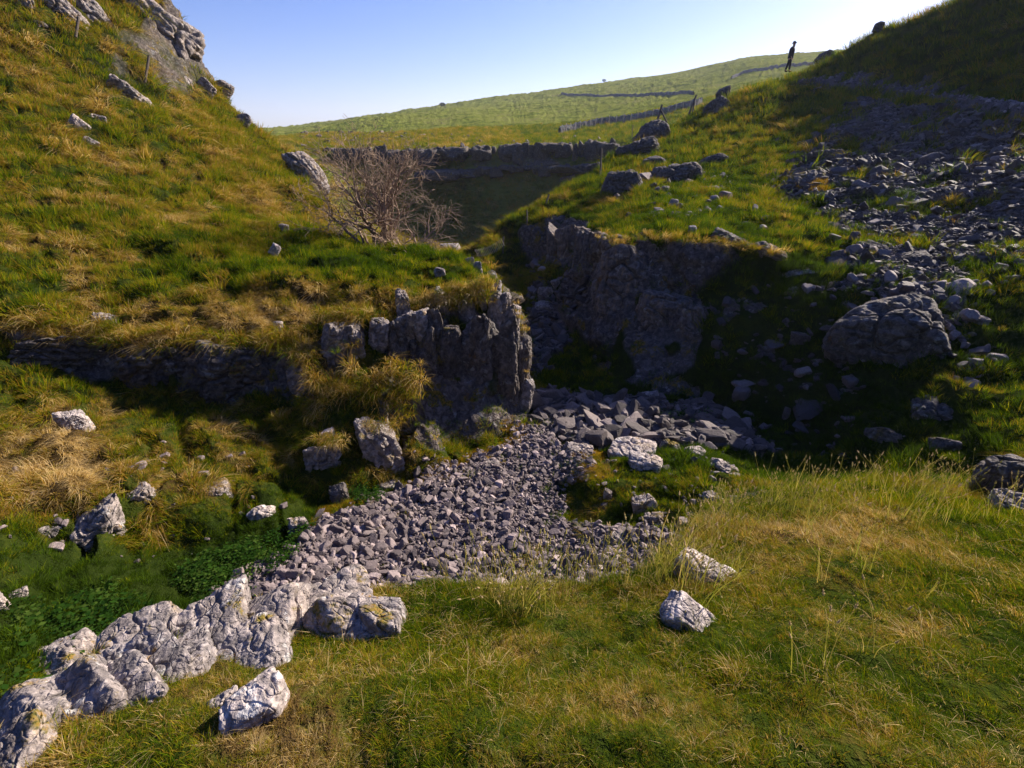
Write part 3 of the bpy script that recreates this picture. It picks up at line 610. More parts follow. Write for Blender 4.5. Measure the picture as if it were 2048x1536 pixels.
# ---- left hillside
T_ = 'left hillside'
for nm, lb, ct, x0, y0, x1, y1, st, mt, rl, dp in (
 ('crag','large grey fluted crag on the left skyline','crag',222,12,404,104,'crag',M_rock,42,.45),
 ('crag','narrow pointed grey crag left of the dark hollow at the top','crag',96,2,262,60,'crag',M_rock,60,.4),
 ('crag','broad grey crag at the top of the left slope above the tilted post','crag',52,-6,180,60,'crag',M_rock,48,.4),
 ('crag','small grey crag in the top left corner of the slope','crag',20,-12,66,28,'face',M_rock,30,.6),
 ('rock','low pale flat rock in the turf below the top left crags','rock',64,43,94,57,'slab',M_rock,8,.8),
 ('rock','stepped grey ledge rock just under the large skyline crag','rock',302,134,396,174,'crag',M_rock,38,.5),
 ('rock','thin pale rib of rock between the stepped ledge and the skyline','rock',390,160,428,212,'crag',M_rock,40,.5),
 ('rock','pale upright rock nearest the skyline below the large crag','rock',424,160,462,214,'crag',M_rock,40,.6),
 ('rock','small bare rock on the skyline where it meets the far moor','rock',474,226,502,256,'crag',M_rock,42,.5),
 ('outcrop','wide pale crumbly outcrop alone in mid slope at upper left','rock outcrop',212,170,300,222,'crag',M_rock,42,.5),
 ('rock','small pale rock below and left of the wide crumbly outcrop','rock',176,230,214,252,'crag',M_rock,15,.6),
 ('rock','slanting white sliver of rock in the upper left slope','rock',136,236,170,276,'crag',M_pale,42,.5),
 ('rock','tiny white rock just below the slanting white sliver','rock',166,276,196,296,'crag',M_pale,35,.5),
 ('outcrop','dark slanting outcrop on the slope edge beside the bare tree','rock outcrop',566,326,672,374,'crag',M_rock,58,.5),
 ('rock','small white rock in bright grass above the tussocky brow','rock',540,488,560,514,'crag',M_pale,35,.6),
 ('rock','little pale rock in the turf above the straw tussocks','rock',558,448,578,462,'slab',M_pale,15,.6),
 ('outcrop','pale flat bedded ledge rock at the far left edge of the slope','rock outcrop',-20,618,86,662,'slab',M_rock,8,.5),
 ('rock','pale bedded rock at the brow of the shadowed ledge','rock',184,630,240,660,'slab',M_rock,12,.5),
 ('outcrop','long dark rock wall under the grassy brow, left of centre','rock outcrop',60,665,330,745,'slab',M_shade_dark,12,.16),
 ('outcrop','dark undercut rock wall in the middle of the shadowed ledge','rock outcrop',240,690,430,785,'crag',M_shade_dark,10,.22),
 ('outcrop','right end of the dark shadowed ledge wall with hanging turf','rock outcrop',400,690,590,806,'crag',M_shade_dark,8,.2),
 ('rock','rounded grey rock jutting from the shadowed ledge','rock',364,704,410,734,'boulder',M_rock,0,.8),
 ('outcrop','pale nose of rock where the shadowed ledge ends by the tussocks','rock outcrop',578,722,640,815,'crag',M_rock,-14,.6),
 ('rock','pale rock under straw tussocks at the end of the brow','rock',548,640,566,676,'crag',M_pale,10,.7),
 ('rock','white stacked knobbly rock standing alone in the lower left grass','rock',132,812,184,904,'crag',M_pale,-8,.6),
 ('rock','rounded pale rock in dark turf left of the pillar feet','rock',404,964,464,1014,'crag',M_rock,0,.7),
 ('rock','pale leaning rock above the leafy plants by the scree','rock',498,1006,550,1062,'crag',M_pale,-18,.7),
 ('rock','slanting bedded pale rock in the lower left slope','rock',226,974,330,1052,'slab',M_rock,-28,.6),
 ('rock','bedded slab of rock above the dark lower left hollow','rock',104,1030,262,1116,'slab',M_rock,-24,.6),
 ('rock','round pale rock beside the dark lower left hollow','rock',54,1040,136,1104,'boulder',M_rock,0,.8),
 ('rock','narrow pale rock at the left rim of the gully scree','rock',576,1032,618,1074,'crag',M_rock,-12,.7),
 ('rock','white rock with dark cracks at the far left edge above the green hollow','rock',-20,1160,16,1275,'crag',M_pale,0,.8),
 ('rock','small pinkish rock by the far left edge above the green hollow','rock',20,1178,54,1204,'crag',M_rock,0,.8),
 ('rock','pale rock at the pillar foot on the scree edge','rock',752,960,800,988,'boulder',M_rock,0,.8),
 ('rock','low mossy rocks on the grassy cap of the buttress','rock',880,488,920,504,'slab',M_rock,0,.8),
 ('rock','white rock on the grassy shoulder of the buttress','rock',932,514,948,534,'crag',M_pale,-10,.8),
 ('rock','pale orange-mossed rock set in the buttress cap above the pillars','rock',868,534,892,556,'crag',M_rock,0,.8),
 ('rock','pale upright rock on the rounded right shoulder of the buttress cap','rock',948,524,964,548,'crag',M_pale,-20,.9),
 # gully floor and mossy island
 ('boulder','large pale flat boulder on the mossy island beside the shade','boulder',1210,884,1316,928,'slab',M_pale,4,.8),
 ('boulder','low slabby pale boulder just below the large flat one on the island','boulder',1252,912,1332,956,'slab',M_pale,-4,.8),
 ('boulder','grey angular boulder on orange earth left of the mossy island','boulder',1122,890,1184,926,'boulder',M_rock,0,.8),
 ('rock','moss-capped rock at the far side of the mossy island','rock',1318,880,1360,906,'boulder',M_moss,0,.8),
 ('rock','white flat-topped rock in bright grass of the island','rock',1364,894,1414,922,'slab',M_pale,4,.8),
 ('boulder','blue-grey hollowed boulder at the right end of the island','boulder',1404,922,1478,980,'crag',M_rock,6,.8),
 ('rock','white angular rock at the shade edge right of the island','rock',1478,874,1512,906,'boulder',M_pale,30,.7),
 ('rock','grey pointed rock in the grass at the island right foot','rock',1400,984,1448,1018,'boulder',M_rock,16,.8),
 ('rock','small white upright rock beside the grey pointed one','rock',1455,990,1478,1014,'boulder',M_pale,-30,.8),
 ('rock','pale rock at the lower lip of the island above the shadow','rock',1262,990,1318,1040,'boulder',M_rock,-20,.8),
 ('rock','grey blocky rock under the island lip beside the seed grass','rock',1286,1024,1330,1062,'boulder',M_rock,-14,.8),
 ('rock','flat grey rock topping the shadowed rubble below the island','rock',1214,1068,1272,1104,'slab',M_rock,0,.8),
 ('rock','small pointed grey rock standing in island grass','rock',1206,978,1224,1004,'boulder',M_rock,0,.8),
 ('boulder','dark grey block lying in the middle of the scree','boulder',1040,1014,1086,1048,'boulder',M_rock,0,.8),
 ('boulder','grey boulder at the upper scree below the buttress corner','boulder',966,920,1006,950,'boulder',M_rock,0,.8),
 ('boulder','large blue-grey boulder on the shaded gully floor behind the buttress','boulder',1074,570,1118,606,'boulder',M_rock,0,.8),
 ('boulder','tilted block leaning beside the large shaded boulder behind the buttress','boulder',1104,556,1128,584,'boulder',M_rock,-40,.8),
 ('boulder','broad low slab on the shaded floor behind the buttress','boulder',1066,604,1132,640,'slab',M_rock,0,.8),
 ('boulder','upright grey block at the foot of the tall shaded face','boulder',1274,780,1318,828,'boulder',M_rock,0,.8),
 ('boulder','flat dark block on the shaded floor left of the upright one','boulder',1208,826,1264,862,'slab',M_rock,0,.8),
 # right side
 ('outcrop','grey tilted crag below the leaning fence posts','rock outcrop',1258,246,1342,304,'face',M_shade_grey,-30,.6),
 ('outcrop','lower dark shoulder of the crag below the leaning posts','rock outcrop',1226,280,1326,330,'crag',M_shade_grey,-20,.6),
 ('outcrop','dark twin crag on the right slope below the walker path','rock outcrop',1405,200,1460,238,'crag',M_shade_grey,-25,.6),
 ('rock','small crag on the spur crest above the twin crag','rock',1432,178,1460,198,'crag',M_shade_grey,-25,.6),
 ('rock','low grey rock on the spur grass beneath the tilted crag','rock',1280,314,1332,338,'boulder',M_shade_grey,-6,.7),
 ('outcrop','grey rounded outcrop crowning the spur cliff','rock outcrop',1296,328,1412,384,'crag',M_shade_grey,-6,.5),
 ('outcrop','dark rock wall on the spur left of the crowning outcrop','rock outcrop',1196,344,1290,420,'crag',M_shade_grey,-24,.5),
 ('rock','grey rock on the narrow grassy crest of the spur','rock',1112,352,1158,374,'boulder',M_shade_grey,-6,.7),
 ('rock','rounded rock by the thin post on the spur crest','rock',1170,328,1200,352,'boulder',M_shade_grey,0,.8),
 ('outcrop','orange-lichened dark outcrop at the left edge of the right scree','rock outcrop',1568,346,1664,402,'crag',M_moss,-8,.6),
 ('outcrop','big dark smooth rock above the orange-lichened outcrop','rock outcrop',1612,300,1686,350,'boulder',M_shade_grey,-6,.6),
 ('rock','flat rock in the middle of the right scree','rock',1772,286,1848,322,'slab',M_shade_grey,-8,.7),
 ('outcrop','overhanging dark crag with a grass roof at right of centre','rock outcrop',1405,466,1500,545,'crag',M_shade_grey,22,.5),
 ('outcrop','right half of the overhanging crag sinking into the slope','rock outcrop',1480,488,1576,560,'crag',M_shade_grey,18,.5),
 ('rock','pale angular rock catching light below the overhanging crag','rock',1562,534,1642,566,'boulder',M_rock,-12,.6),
 ('rock','slab with a bright edge at the foot of the right scree','rock',1768,508,1850,544,'slab',M_shade_grey,-14,.7),
 ('rock','flat rocks topping the foot of the right scree','rock',1720,484,1790,514,'slab',M_shade_grey,6,.7),
 ('outcrop','grey humped outcrop in shade left of the great slab boulder','rock outcrop',1424,598,1576,690,'face',M_shade_grey,14,.5),
 ('rock','small brown-grey rock on the shaded slope near the tall face','rock',1372,656,1418,688,'crag',M_shade_grey,0,.7),
 ('rock','oval rock below the humped shaded outcrop','rock',1508,690,1552,726,'boulder',M_shade_grey,-30,.7),
 ('rock','dim rock between the humped outcrop and the slab boulder','rock',1580,662,1618,704,'crag',M_shade_grey,0,.7),
 ('rock','knobbly rock directly under the great slab boulder','rock',1674,772,1732,816,'crag',M_shade_grey,0,.7),
 ('boulder','broad sparkling rock in long grass below the great slab boulder','boulder',1820,804,1958,870,'crag',M_shade_grey,10,.6),
 ('outcrop','dark low outcrop at the bottom of the shaded right slope','rock outcrop',1728,856,1830,926,'crag',M_shade_grey,8,.6),
 ('rock','grey rock in grass right of the dark low outcrop','rock',1862,876,1916,910,'boulder',M_shade_grey,-10,.7),
 ('rock','pale rock right above the great slab boulder','rock',1864,564,1908,586,'boulder',M_pale,-6,.7),
 ('rock','small pale rock in grass at right of the slab boulder','rock',1944,632,1978,648,'boulder',M_rock,0,.7),
 ('rock','dark rock on the right skyline','rock',1748,46,1768,66,'bedrock',M_shade_dark,0,.9),
 ('outcrop','rocky knob on the skyline just right of the walker','rock outcrop',1634,106,1668,134,'crag',M_shade_grey,-25,.7),
 ('rock','long flat rock in the grass of the right slope','rock',1392,312,1448,334,'slab',M_shade_grey,-20,.6),
 ('rock','small pale rock in bright grass on the middle terrace','rock',1338,398,1358,412,'boulder',M_pale,0,.8),
 ('rock','tiny white rock at the lip above the tall shaded face','rock',1376,452,1394,468,'boulder',M_pale,0,.8),
 ):
    tt = {474: 25.6, 566: 23.8, 1748: 31.6, 1634: 34.6, 1432: 37.4}.get(x0)
    o = rock(nm, lb, ct, x0, y0, x1, y1, st, mt, roll=rl, dep=dp, t=tt, push=0 if tt else .17 if nm == 'crag' else .05 if 'ledge' in lb and dp < .25 or 'long dark rock wall' in lb else .34)
# great slab boulder
rock('boulder', 'great dark slab-sided boulder with layered top on the right slope', 'boulder', 1658, 590, 1888, 772, 'wallface', M_shade_grey, roll=-8, dep=.6, t=9.9, seed=78, sub=7)
# tall shaded face: one cliff of joined ribs
fc = thing('cliff', 'tall smooth shaded limestone face above the gully floor at right of centre', 'cliff', Vector(P(1250, 780, 13)))
for k, (x0, y0, x1, y1, t, rl, dp) in enumerate(((1172,482,1318,772,14.5,4,.7),(1248,560,1376,796,13.7,-4,.7),(1330,600,1412,800,13.3,-8,.8),(1290,470,1372,640,14.5,-3,.9),(1196,462,1270,560,15.3,6,1.0))):
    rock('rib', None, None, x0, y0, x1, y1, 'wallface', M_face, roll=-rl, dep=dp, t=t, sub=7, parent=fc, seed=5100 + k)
fc2 = thing('cliff', 'crumbling dark cliff below the spur crest left of the tall face', 'cliff', Vector(P(1150, 600, 19)))
for k, (x0, y0, x1, y1, t, rl) in enumerate(((1092,462,1130,610,20.4,0),(1114,452,1156,606,19.8,3),(1140,450,1180,630,18.7,-2),(1160,456,1204,664,17.3,2),(1178,462,1222,650,16.6,0))):
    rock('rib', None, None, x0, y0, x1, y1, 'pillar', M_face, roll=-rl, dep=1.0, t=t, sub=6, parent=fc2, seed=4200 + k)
# far scar along the rim of the side valley
def join(parts):
    vs, fs, n = [], [], 0
    for v, f in parts: vs.append(v); fs.append(f + n); n += len(v)
    return np.vstack(vs), np.vstack(fs)
def scar(name, label, line, hgt, step, seed0, mat, jit=.25):
    parts = []; k = 0
    for (xa, ya, ta), (xb, yb, tb) in zip(line[:-1], line[1:]):
        n = max(1, int(abs(xb - xa) / step))
        for i in range(n):
            u = i / n; px = xa + (xb - xa) * u; py = ya + (yb - ya) * u; t = ta + (tb - ta) * u
            w_ = step * 1.7 * t / FPX * rnd.choice((.6, .9, 1.3, 2.2)) * rnd.uniform(.8, 1.3); h_ = hgt * rnd.uniform(.45, 1.25)
            V, f = rock_geo(seed0 + k, (w_, w_ * 1.1, h_), 4, 'pillar'); k += 1
            c = np.array(P(px, py + rnd.uniform(-3, 3), t + rnd.uniform(-jit, jit))); V = V + c - np.array((0, 0, h_ * .42)); parts.append((V, f))
    v, f = join(parts); c = v.mean(0)
    return link(name, mesh_np(name, v - c, f, mat, True), None, c)
tag(scar('limestone_scar', '', [(660,300,67.4),(700,299,66.6),(850,300,64.6),(950,295,62.6),(1100,289,60.6),(1240,284,60)], 2.5, 12, 300, M_shade_dark, .5), 'long dark limestone scar along the rim of the side valley below the moor', 'cliff')
tag(scar('limestone_scar', '', [(840,338,63.2),(900,343,62.4),(960,334,61.8),(1040,332,60.6),(1120,330,59.8),(1215,326,59.2)], 1.2, 15, 500, M_shade_dark, .3), 'lower broken band of rock in the shaded side valley slope', 'cliff')
# ------------------------------------------------------------------ instancing of uncountable stuff
def instancer(name, protos, pos, rot, scl, idx, label, cat, attrs={}, mat=None):
    col = bpy.data.collections.new(name + ' parts')
    for i, me in enumerate(protos):
        col.objects.link(bpy.data.objects.new('%s_piece_%03d' % (name, i), me))
    me = bpy.data.meshes.new(name); n = len(pos); me.vertices.add(n); me.vertices.foreach_set('co', np.asarray(pos, np.float32).ravel())
    for k, v in (('rot', rot), ('scl', scl)):
        a = me.attributes.new(k, 'FLOAT_VECTOR', 'POINT'); a.data.foreach_set('vector', np.asarray(v, np.float32).ravel())
    a = me.attributes.new('idx', 'INT', 'POINT'); a.data.foreach_set('value', np.asarray(idx, np.int32))
    for k, v in attrs.items():
        a = me.attributes.new(k, 'FLOAT', 'POINT'); a.data.foreach_set('value', np.asarray(v, np.float32))
    o = link(name, me); tag(o, label, cat, None, 'stuff')
    if mat: me.materials.append(mat)
    ng = bpy.data.node_groups.new(name, 'GeometryNodeTree')
    ng.interface.new_socket('Geometry', in_out='INPUT', socket_type='NodeSocketGeometry'); ng.interface.new_socket('Geometry', in_out='OUTPUT', socket_type='NodeSocketGeometry')
    gi = ng.nodes.new('NodeGroupInput'); go = ng.nodes.new('NodeGroupOutput'); ip = ng.nodes.new('GeometryNodeInstanceOnPoints')
    ci = ng.nodes.new('GeometryNodeCollectionInfo'); ci.inputs['Collection'].default_value = col
    ci.inputs['Separate Children'].default_value = True; ci.inputs['Reset Children'].default_value = True
    def na(k, t):
        q = ng.nodes.new('GeometryNodeInputNamedAttribute'); q.data_type = t; q.inputs['Name'].default_value = k; return q.outputs[0]
    ng.links.new(gi.outputs[0], ip.inputs['Points']); ng.links.new(ci.outputs[0], ip.inputs['Instance']); ip.inputs['Pick Instance'].default_value = True
    ng.links.new(na('idx', 'INT'), ip.inputs['Instance Index']); ng.links.new(na('scl', 'FLOAT_VECTOR'), ip.inputs['Scale'])
    er = ng.nodes.new('FunctionNodeEulerToRotation'); ng.links.new(na('rot', 'FLOAT_VECTOR'), er.inputs[0]); ng.links.new(er.outputs[0], ip.inputs['Rotation'])
    ng.links.new(ip.outputs[0], go.inputs[0])
    md = o.modifiers.new('scatter', 'NODES'); md.node_group = ng
    return o
def frame_euler(zt, xt):
    """euler angles of frames with z along zt and x near xt (arrays n x 3)"""
    z = zt / np.linalg.norm(zt, axis=1)[:, None]
    y = np.cross(z, xt); y /= np.linalg.norm(y, axis=1)[:, None] + 1e-9; x = np.cross(y, z)
    return np.stack([np.arctan2(y[:, 2], z[:, 2]), -np.arcsin(np.clip(x[:, 2], -1, 1)), np.arctan2(x[:, 1], x[:, 0])], 1)

# ---- stones
def stone_protos(n, mat, seed, flat=1.0):
    out = []
    for i in range(n):
        rs = np.random.RandomState(seed + i)
        V, f = rock_geo(seed + i, (1, rs.uniform(.42, .9), rs.uniform(.25, .72) * flat), 3, 'stone'); out.append(mesh_np('stone', V, f, mat, False))
    return out
SP = stone_protos(16, M_stone, 900); SD = stone_protos(14, M_shade_stone, 1900, .8)  # SD stones carry painted shade in their colour
def scatter_poly(poly, n, seed, dens=lambda x, y: 1):
    rs = np.random.RandomState(seed); p = np.array(poly); lo, hi = p.min(0), p.max(0); out = []
    while len(out) < n:
        x = rs.uniform(lo[0], hi[0], 4000); y = rs.uniform(lo[1], hi[1], 4000)
        r = np.sqrt(x * x + y * y); x2 = x + fbm(x * 1.1, y * 1.1, seed=3) * .55 + rs.normal(0, .10, 4000); y2 = y + fbm(x * 1.1, y * 1.1, seed=8) * .55 + rs.normal(0, .10, 4000)
        m = inpoly(x2, y2, poly) & (rs.uniform(size=4000) < dens(x, y))
        out += list(zip(x[m], y[m]))
    return np.array(out[:n])
# fast lookup of the finished ground surface (nearest grid vertex in azimuth / distance)
gi_sorted = None
def surf(x, y):
    """height of the finished surface (bilinear in the displaced grid)"""
    azq = np.arctan2(x, y); lq = 0.5 * np.log(x * x + y * y)
    i = np.clip(np.searchsorted(az_in, azq) - 1, 0, NC - 2); j = np.array([np.clip(np.searchsorted(LRG[a], l) - 1, 0, NR - 2) for a, l in zip(i, lq)])
    fj = np.clip((lq - LRG[i, j]) / (LRG[i, j + 1] - LRG[i, j] + 1e-9), 0, 1)
    return Z[i, j] * (1 - fj) + Z[i, j + 1] * fj
def stones(protos, xy, size, name, nind, label, cat, stufflabel, group, seed, lift=.18):
    rs = np.random.RandomState(seed); n = len(xy); z = surf(xy[:, 0], xy[:, 1])
    r = np.hypot(xy[:, 0], xy[:, 1]); order = np.argsort(-size / r); xy, size, z = xy[order], size[order], z[order]
    rot = np.stack([rs.normal(0, .45, n), rs.normal(0, .45, n), rs.uniform(0, 6.28, n)], 1); idx = rs.randint(0, len(protos), n)
    asp = np.stack([rs.uniform(.8, 1.2, n), rs.uniform(.7, 1.1, n), rs.uniform(.75, 1.15, n)], 1) * size[:, None]
    pos = np.stack([xy[:, 0], xy[:, 1], z + size * lift], 1)
    for i in range(nind):
        o = bpy.data.objects.new(name, protos[idx[i]]); COL.objects.link(o); o.location = pos[i]; o.rotation_euler = rot[i]; o.scale = asp[i]
        tag(o, label, cat, group)
    instancer(name + '_rubble', protos, pos[nind:], rot[nind:], asp[nind:], idx[nind:], stufflabel, 'scree')
def lsize(n, med, sig, lo, hi, seed):
    return np.clip(np.exp(np.random.RandomState(seed).normal(math.log(med), sig, n)), lo, hi)
n1 = 36000; xy = scatter_poly(plSCREE, n1, 5)
_, _, d_ = proj(xy[:, 0], xy[:, 1], Hxy(xy[:, 0], xy[:, 1])); q_ = proj(xy[:, 0], xy[:, 1], Hxy(xy[:, 0], xy[:, 1]))
sz = lsize(n1, .042, .64, .020, .22, 6) * np.where((q_[0] > 1020 + (q_[1] - 1000) * .2) , .8, 1.0)
stones(SP, xy, sz, 'scree_stone', 300, 'angular grey limestone stone lying loose among the larger stones of the sunlit scree', 'stone', 'sunlit fan of small angular grey limestone rubble on the gully floor', 'larger loose stones of the sunlit scree', 7)
n2 = 38000; xy = scatter_poly(plRS, n2, 15, lambda x, y: np.where(fbm(x * .45, y * .45, seed=91) < .17, 1, .12)); rr_ = np.hypot(xy[:, 0], xy[:, 1])
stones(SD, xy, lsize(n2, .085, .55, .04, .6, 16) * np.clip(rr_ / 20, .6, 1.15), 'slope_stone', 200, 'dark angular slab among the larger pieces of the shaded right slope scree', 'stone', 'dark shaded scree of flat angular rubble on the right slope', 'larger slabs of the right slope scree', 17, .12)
n3 = 2600; xy = np.vstack([scatter_poly(plFL, 2000, 25), scatter_poly(plGU, 600, 26)])
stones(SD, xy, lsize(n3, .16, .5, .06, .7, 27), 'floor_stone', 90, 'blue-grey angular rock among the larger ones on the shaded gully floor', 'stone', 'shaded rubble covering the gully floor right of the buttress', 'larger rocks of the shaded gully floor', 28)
xy = scatter_poly(plPATH, 1500, 35)
stones(SP, xy, lsize(1500, .11, .4, .05, .35, 36), 'path_stone', 20, 'pale stone among the larger loose ones of the path across the right slope', 'stone', 'pale stony rubble of the path across the right slope', 'larger loose stones of the path', 37, .1)
# loose stones strewn in the turf
def strew(pxs, n, seed):
    pl = plan(*pxs); return scatter_poly(pl, n, seed)
xy = np.vstack([strew([(1120,900),(1300,870),(1500,880),(1500,1000),(1300,1090),(1110,1000)], 160, 40), strew([(1500,560),(1960,560),(1960,700),(1900,640),(1700,600)], 120, 41), strew([(1200,340),(1420,330),(1600,380),(1500,470),(1250,440)], 110, 42),
                strew([(1880,580),(1960,600),(1950,760),(1890,740)], 80, 43), strew([(1640,420),(1900,560),(1980,560),(2048,500),(2048,560),(1750,560)], 90, 47), strew([(0,900),(600,900),(600,1060),(0,1100)], 60, 48), strew([(1050,500),(1160,560),(1080,620)], 50, 49), strew([(600,262),(1000,272),(1200,270),(1200,278),(850,290),(600,290)], 500, 44)])
rr_ = np.hypot(xy[:, 0], xy[:, 1])
sz = lsize(len(xy), .011, .45, .004, .035, 45) * rr_ * np.where(rr_ > 45, .38, 1)
instancer('loose_stones', SP, np.stack([xy[:, 0], xy[:, 1], surf(xy[:, 0], xy[:, 1]) + sz * .1], 1), np.stack([RS.normal(0, .4, len(xy)), RS.normal(0, .4, len(xy)), RS.uniform(0, 6, len(xy))], 1), np.repeat(sz[:, None], 3, 1), RS.randint(0, 16, len(xy)), 'small grey stones strewn in the turf and along the moor rim', 'stones')

xy = strew([(1410,600),(1650,600),(1700,800),(1720,920),(1600,880),(1450,790)], 150, 46); sz = lsize(len(xy), .013, .5, .005, .05, 145) * np.hypot(xy[:, 0], xy[:, 1])
instancer('shaded_stones', SD, np.stack([xy[:, 0], xy[:, 1], surf(xy[:, 0], xy[:, 1]) + sz * .05], 1), np.stack([RS.normal(0, .4, len(xy)), RS.normal(0, .4, len(xy)), RS.uniform(0, 6, len(xy))], 1), np.repeat(sz[:, None], 3, 1), RS.randint(0, 14, len(xy)), 'dark stones scattered down the shaded slope left of the great slab boulder', 'stones')
# ------------------------------------------------------------------ grass
def blade_tuft(n, h, wd, spread, lean, droop, bias, seed, kink=.3):
    """n blades; local +x is downhill"""
    rs = np.random.RandomState(seed)
    a = rs.uniform(0, 2 * math.pi, n); rad = spread * np.sqrt(rs.uniform(0, 1, n)); bx, by = rad * np.cos(a), rad * np.sin(a)
    la = a + rs.normal(0, .7, n); L_ = h * rs.uniform(.5, 1.15, n); le = lean * rs.uniform(.3, 1.3, n)
    dx = np.cos(la) * le + bias; dy = np.sin(la) * le; co = []; fc = []; bl = []; tp = []
    seg = 4; V = np.zeros((n, seg * 2 - 1, 3))
    for k in range(seg):
        u = k / (seg - 1.0); ox = dx * L_ * (u**1.5); oy = dy * L_ * (u**1.5); zz = L_ * (u - droop * u**2.2)
        sx, sy = -dy, dx; l = np.hypot(sx, sy) + 1e-6; ww = wd * (1 - .75 * u) * rs.uniform(.9, 1.1, n)
        ra = rs.uniform(0, 6.28, n) if k == 0 else ra
        px, py = np.cos(ra) * ww / 2, np.sin(ra) * ww / 2
        if k < seg - 1:
            V[:, 2 * k] = np.stack([bx + ox - px, by + oy - py, zz], 1); V[:, 2 * k + 1] = np.stack([bx + ox + px, by + oy + py, zz], 1)
        else: V[:, 2 * k] = np.stack([bx + ox, by + oy, zz], 1)
    m = seg * 2 - 1; base = np.arange(n)[:, None] * m
    quad = np.vstack([base + np.array([[2 * k, 2 * k + 1, 2 * k + 3, 2 * k + 2]]) for k in range(seg - 2)])
    tri = base + np.array([[m - 3, m - 2, m - 1]])
    blv = np.repeat(rs.uniform(0, 1, n), m); tpv = np.tile(np.array([0, 0, .4, .4, .8, .8, 1.0])[:m], n)
    return mesh_np('tuft', V.reshape(-1, 3), [quad, tri], M_grass, True, dict(bl=blv, tip=tpv))
PR = []
for i in range(5): PR.append(blade_tuft(34, .85, .042, .50, .55, .15, .10, 100 + i))        # 0-4 short turf
for i in range(5): PR.append(blade_tuft(44, 1.4, .034, .42, .75, .62, .55, 200 + i))        # 5-9 hanging straw tussock
for i in range(5): PR.append(blade_tuft(40, .66, .030, .60, 1.0, .42, .15, 300 + i))        # 10-14 near turf, bent blades
for i in range(3): PR.append(blade_tuft(12, 1.1, .030, .55, 1.3, .80, .2, 400 + i))         # 15-17 near straw litter
def edge(a, ax): return np.diff(a, axis=ax)
e1 = [edge(q, 0)[:, :-1] for q in (X, Y, Z)]; e2 = [edge(q, 1)[:-1] for q in (X, Y, Z)]
cr = [e1[1] * e2[2] - e1[2] * e2[1], e1[2] * e2[0] - e1[0] * e2[2], e1[0] * e2[1] - e1[1] * e2[0]]
area = np.sqrt(cr[0]**2 + cr[1]**2 + cr[2]**2)
nx, ny, nz = [ctr(q) for q in (NX, NY, NZ)]; cP = proj(cX, cY, cZ)
facing = -(nx * cX + ny * cY + nz * cZ) / np.sqrt(cX**2 + cY**2 + cZ**2)
size = .030 + .0155 * cR**.93; size = np.minimum(size, .60)
vis = (cP[0] > np.where(cR < 8, -700, -260)) & (cP[0] < np.where(cR < 8, 2900, 2350)) & (cP[1] > -200) & (cP[1] < np.where(cR < 8, 2100, 1800)) & (cR > .35) & (cR < 125) & (cP[2] > .3) & ((facing > -.12) | (cR < 10)) & (cZ < .256 * cR + 1.5)
cg, crk, cdry = ctr(gravel), ctr(rockm), ctr(dry)
ex = area / size**2 * 2.0 * vis * (1 - .93 * sstep(.2, .7, cg)) * (1 - np.where((cR < 14) & (nz > .35), .80, .97) * sstep(.1, .6, crk)) * (np.where(cR < 5, .45, .25) + np.where(cR < 5, .55, .75) * sstep(-.42, -.18, fbm(cX * 1.9, cY * 1.9, cZ * 1.9, 83, 3))) * np.where(cR > 45, .5, 1) * np.where(cR < 5.6, 2.3, 1.1)
ex = np.minimum(ex, 20)
cnt = RS.poisson(ex); ii, jj = np.nonzero(cnt); rep_ = cnt[ii, jj]; ii = np.repeat(ii, rep_); jj = np.repeat(jj, rep_); N = len(ii)
print('tufts', N)
u_, v_ = RS.uniform(size=N), RS.uniform(size=N)
def bil(a): return (a[ii, jj] * (1 - u_) + a[ii + 1, jj] * u_) * (1 - v_) + (a[ii, jj + 1] * (1 - u_) + a[ii + 1, jj + 1] * u_) * v_
gx, gy, gz, gd, gnx, gny, gnz = [bil(q) for q in (X, Y, Z, dry, NX, NY, NZ)]; gR = np.hypot(gx, gy)
ppx, ppy, ppd = proj(gx, gy, gz); ok = np.ones(N, bool)
for cx, cy, rx, ry, t, w_ in AVOID:
    ok &= ~((((ppx - cx) / rx)**2 + ((ppy - cy) / ry)**2 < .28) & (np.abs(ppd - t) < max(w_, .25)))
gx, gy, gz, gd, gnx, gny, gnz, gR = [q[ok] for q in (gx, gy, gz, gd, gnx, gny, gnz, gR)]; N = len(gx)
size = np.minimum(.030 + .0155 * gR**.93, .60) * np.exp(RS.normal(0, .22, N)) * (.85 + .75 * np.clip(fbm(gx * 1.5, gy * 1.5, gz * 1.5, 84, 2), -.25, .6))
dn = gd + RS.normal(0, .12, N)
tus = (dn + .5 * fbm(gx * 1.2, gy * 1.2, gz * 1.2, 81, 2) > .56) & ((gR > 4.5) | (RS.uniform(size=N) < .12))
idx = np.where(tus, 5 + RS.randint(0, 5, N), RS.randint(0, 5, N))
nearm = gR < 4.6
idx = np.where(nearm & ~tus, 10 + RS.randint(0, 5, N), idx); lit = nearm & (RS.uniform(size=N) < .10); idx = np.where(lit, 15 + RS.randint(0, 3, N), idx)
dn = np.where(lit, 1.05, dn + np.where(nearm, RS.normal(0, .15, N), 0))
blend = np.where(tus, .75, .45)[:, None]
nrm = np.stack([gnx, gny, gnz], 1); zt = nrm * blend + np.array([0, 0, 1.0]) * (1 - blend) + RS.normal(0, .10, (N, 3))
dh = np.stack([gnx, gny, np.full(N, 1e-3)], 1); dh[:, :2] += RS.normal(0, 1, (N, 2)) * np.where(tus, .15, .8)[:, None]; dh[:, 2] = 0
rot = frame_euler(zt, dh)
sc = np.repeat((size * np.where(tus, 1.12, 1.0))[:, None], 3, 1)
pos = np.stack([gx, gy, gz - .06 * size], 1)
